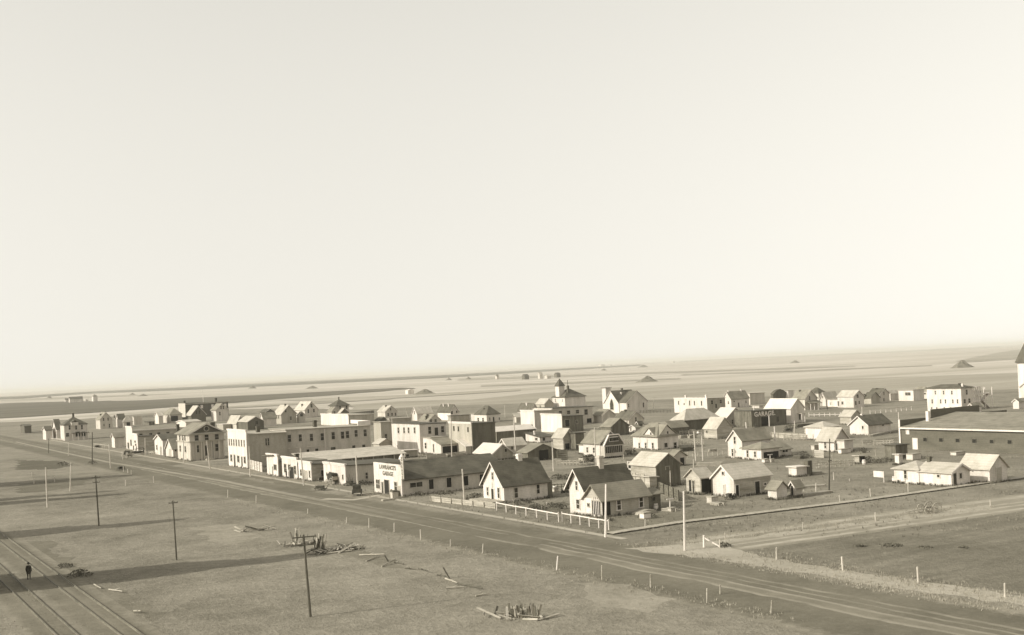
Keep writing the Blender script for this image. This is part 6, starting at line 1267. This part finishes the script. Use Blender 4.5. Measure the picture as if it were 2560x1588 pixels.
for a_, b_, n_, h_, lab, mt in ((('F', 1625, 1095), ('F', 2010, 1078), 8, 1.1, 'yard fence behind the twin poles', 'board'), (('G', 250, 935), ('G', 640, 905), 8, 1.1, 'yard fence left of the grey pale-roofed barn', 'board'),
                          (('H', 0, 1110), ('H', 500, 1090), 9, 1.2, 'weathered yard fence left of the small hip-roofed house', 'board'), (('F', 700, 1080), ('F', 890, 1072), 5, 1.2, 'yard fence between the two white porch houses', 'board'),
                          (('E', 1340, 1410), ('E', 1700, 1400), 7, 1.0, 'yard fence before the black hay wagon', 'board'), (('J', 1150, 850), ('J', 1400, 835), 5, 1.0, 'dark yard fence left of the corner house', 'dkboard'),
                          (('M', 1000, 400), ('M', 1260, 395), 6, 1.1, 'garden fence left of the tarpaper shed', 'board'), (('H', 1350, 1190), ('H', 1990, 1135), 9, 1.0, 'low fence along the grass left of the rink', 'board'),
                          (('D', 900, 870), ('D', 790, 885), 3, 1.0, 'short fence behind the garage ventilator', 'board'), (('G', 1110, 1020), ('G', 1000, 1050), 3, 1.0, 'short fence at the tall lit gable', 'board'),
                          (('B', 60, 1195), ('B', 310, 1215), 6, 1.0, 'fence beside the grey wall of the low false-fronted store', 'board'), (('A', 600, 960), ('A', 780, 975), 5, .8, 'low white fence at the two-part house', 'cream')):
    rail_fence(gp(*a_), gp(*b_), n_, h_, lab, mt, (.9, .5))
for a_, b_, h_, n_, lab, mt in ((('L', 600, 440), ('L', 700, 432), .6, 2, 'short pale wood pile left of the tall lit gable', 'plank'), (('G', 410, 985), ('G', 520, 975), 1.0, 3, 'pale wood pile at the foot of the left twin pole', 'plank'), (('E', 1300, 1350), ('E', 1400, 1345), .6, 2, 'low wood pile right of the open stable', 'plank'),
                          (('D', 930, 900), ('D', 1080, 890), .7, 3, 'wood pile between garage roof and veranda house', 'board'), (('F', 1650, 985), ('F', 1760, 975), .8, 3, 'pile of boards before the low dark shed', 'board'), (('L', 1900, 545), ('L', 2020, 555), .7, 3, 'wood pile right of the porch wing', 'dkplank'),
                          (('M', 1500, 560), ('M', 1620, 548), .6, 2, 'planks lying before the rink door', 'plank'), (('N', 1450, 320), ('N', 1740, 345), .3, 2, 'pale planks along the rink wall foot', 'plank'), (('K', 1500, 1150), ('K', 1660, 1160), .4, 2, 'pale scraps at the clothes post foot', 'plank'), (('L', 620, 1275), ('L', 760, 1290), .4, 2, 'scrap boards before the white-fronted barn', 'board')):
    stack(gp(*a_), gp(*b_), h_, n_, lab, mt)
for a_, s_, mt, lab in ((('G', 450, 915), (1.3, 1, 1.2), 'white2', 'white box beside the left twin pole'), (('L', 1465, 610), (.9, .8, .7), 'trim', 'small white box at the porch wing corner'), (('L', 1570, 605), (.8, .6, .6), 'cream', 'small pale box under the clothes post'),
                        (('H', 560, 1270), (2.2, .9, 1.0), 'cream', 'pale bin at the white cottage corner'), (('H', 1040, 1330), (2.6, .8, .9), 'white', 'white bench-like bin before the white cottage'), (('N', 1320, 390), (2.6, 1.2, .6), 'white2', 'flat white box behind the grey gabled shed'), (('J', 1210, 870), (.8, .7, .6), 'cream', 'small pale box behind the steep house')):
    crate(gp(*a_), s_, mt, lab)

# ------------------------------------------------------------------ haze
m = bpy.data.materials.new('haze'); m.use_nodes = True; n = m.node_tree; n.nodes.clear()
vo = n.nodes.new('ShaderNodeVolumePrincipled'); vo.inputs['Color'].default_value = (1, .965, .86, 1); vo.inputs['Density'].default_value = HAZE
if 'Anisotropy' in vo.inputs: vo.inputs['Anisotropy'].default_value = 0
oo = n.nodes.new('ShaderNodeOutputMaterial'); n.links.new(vo.outputs[0], oo.inputs['Volume'])
k = MB(); k.box((-R60 - 500, -R60 - 500, -1.8), (R60 + 500, R60 + 500, 46)); hz = k.build('haze', m); tag(hz, kind='stuff')
hz['label'] = 'thin pale summer haze over the prairie'; hz['category'] = 'haze'
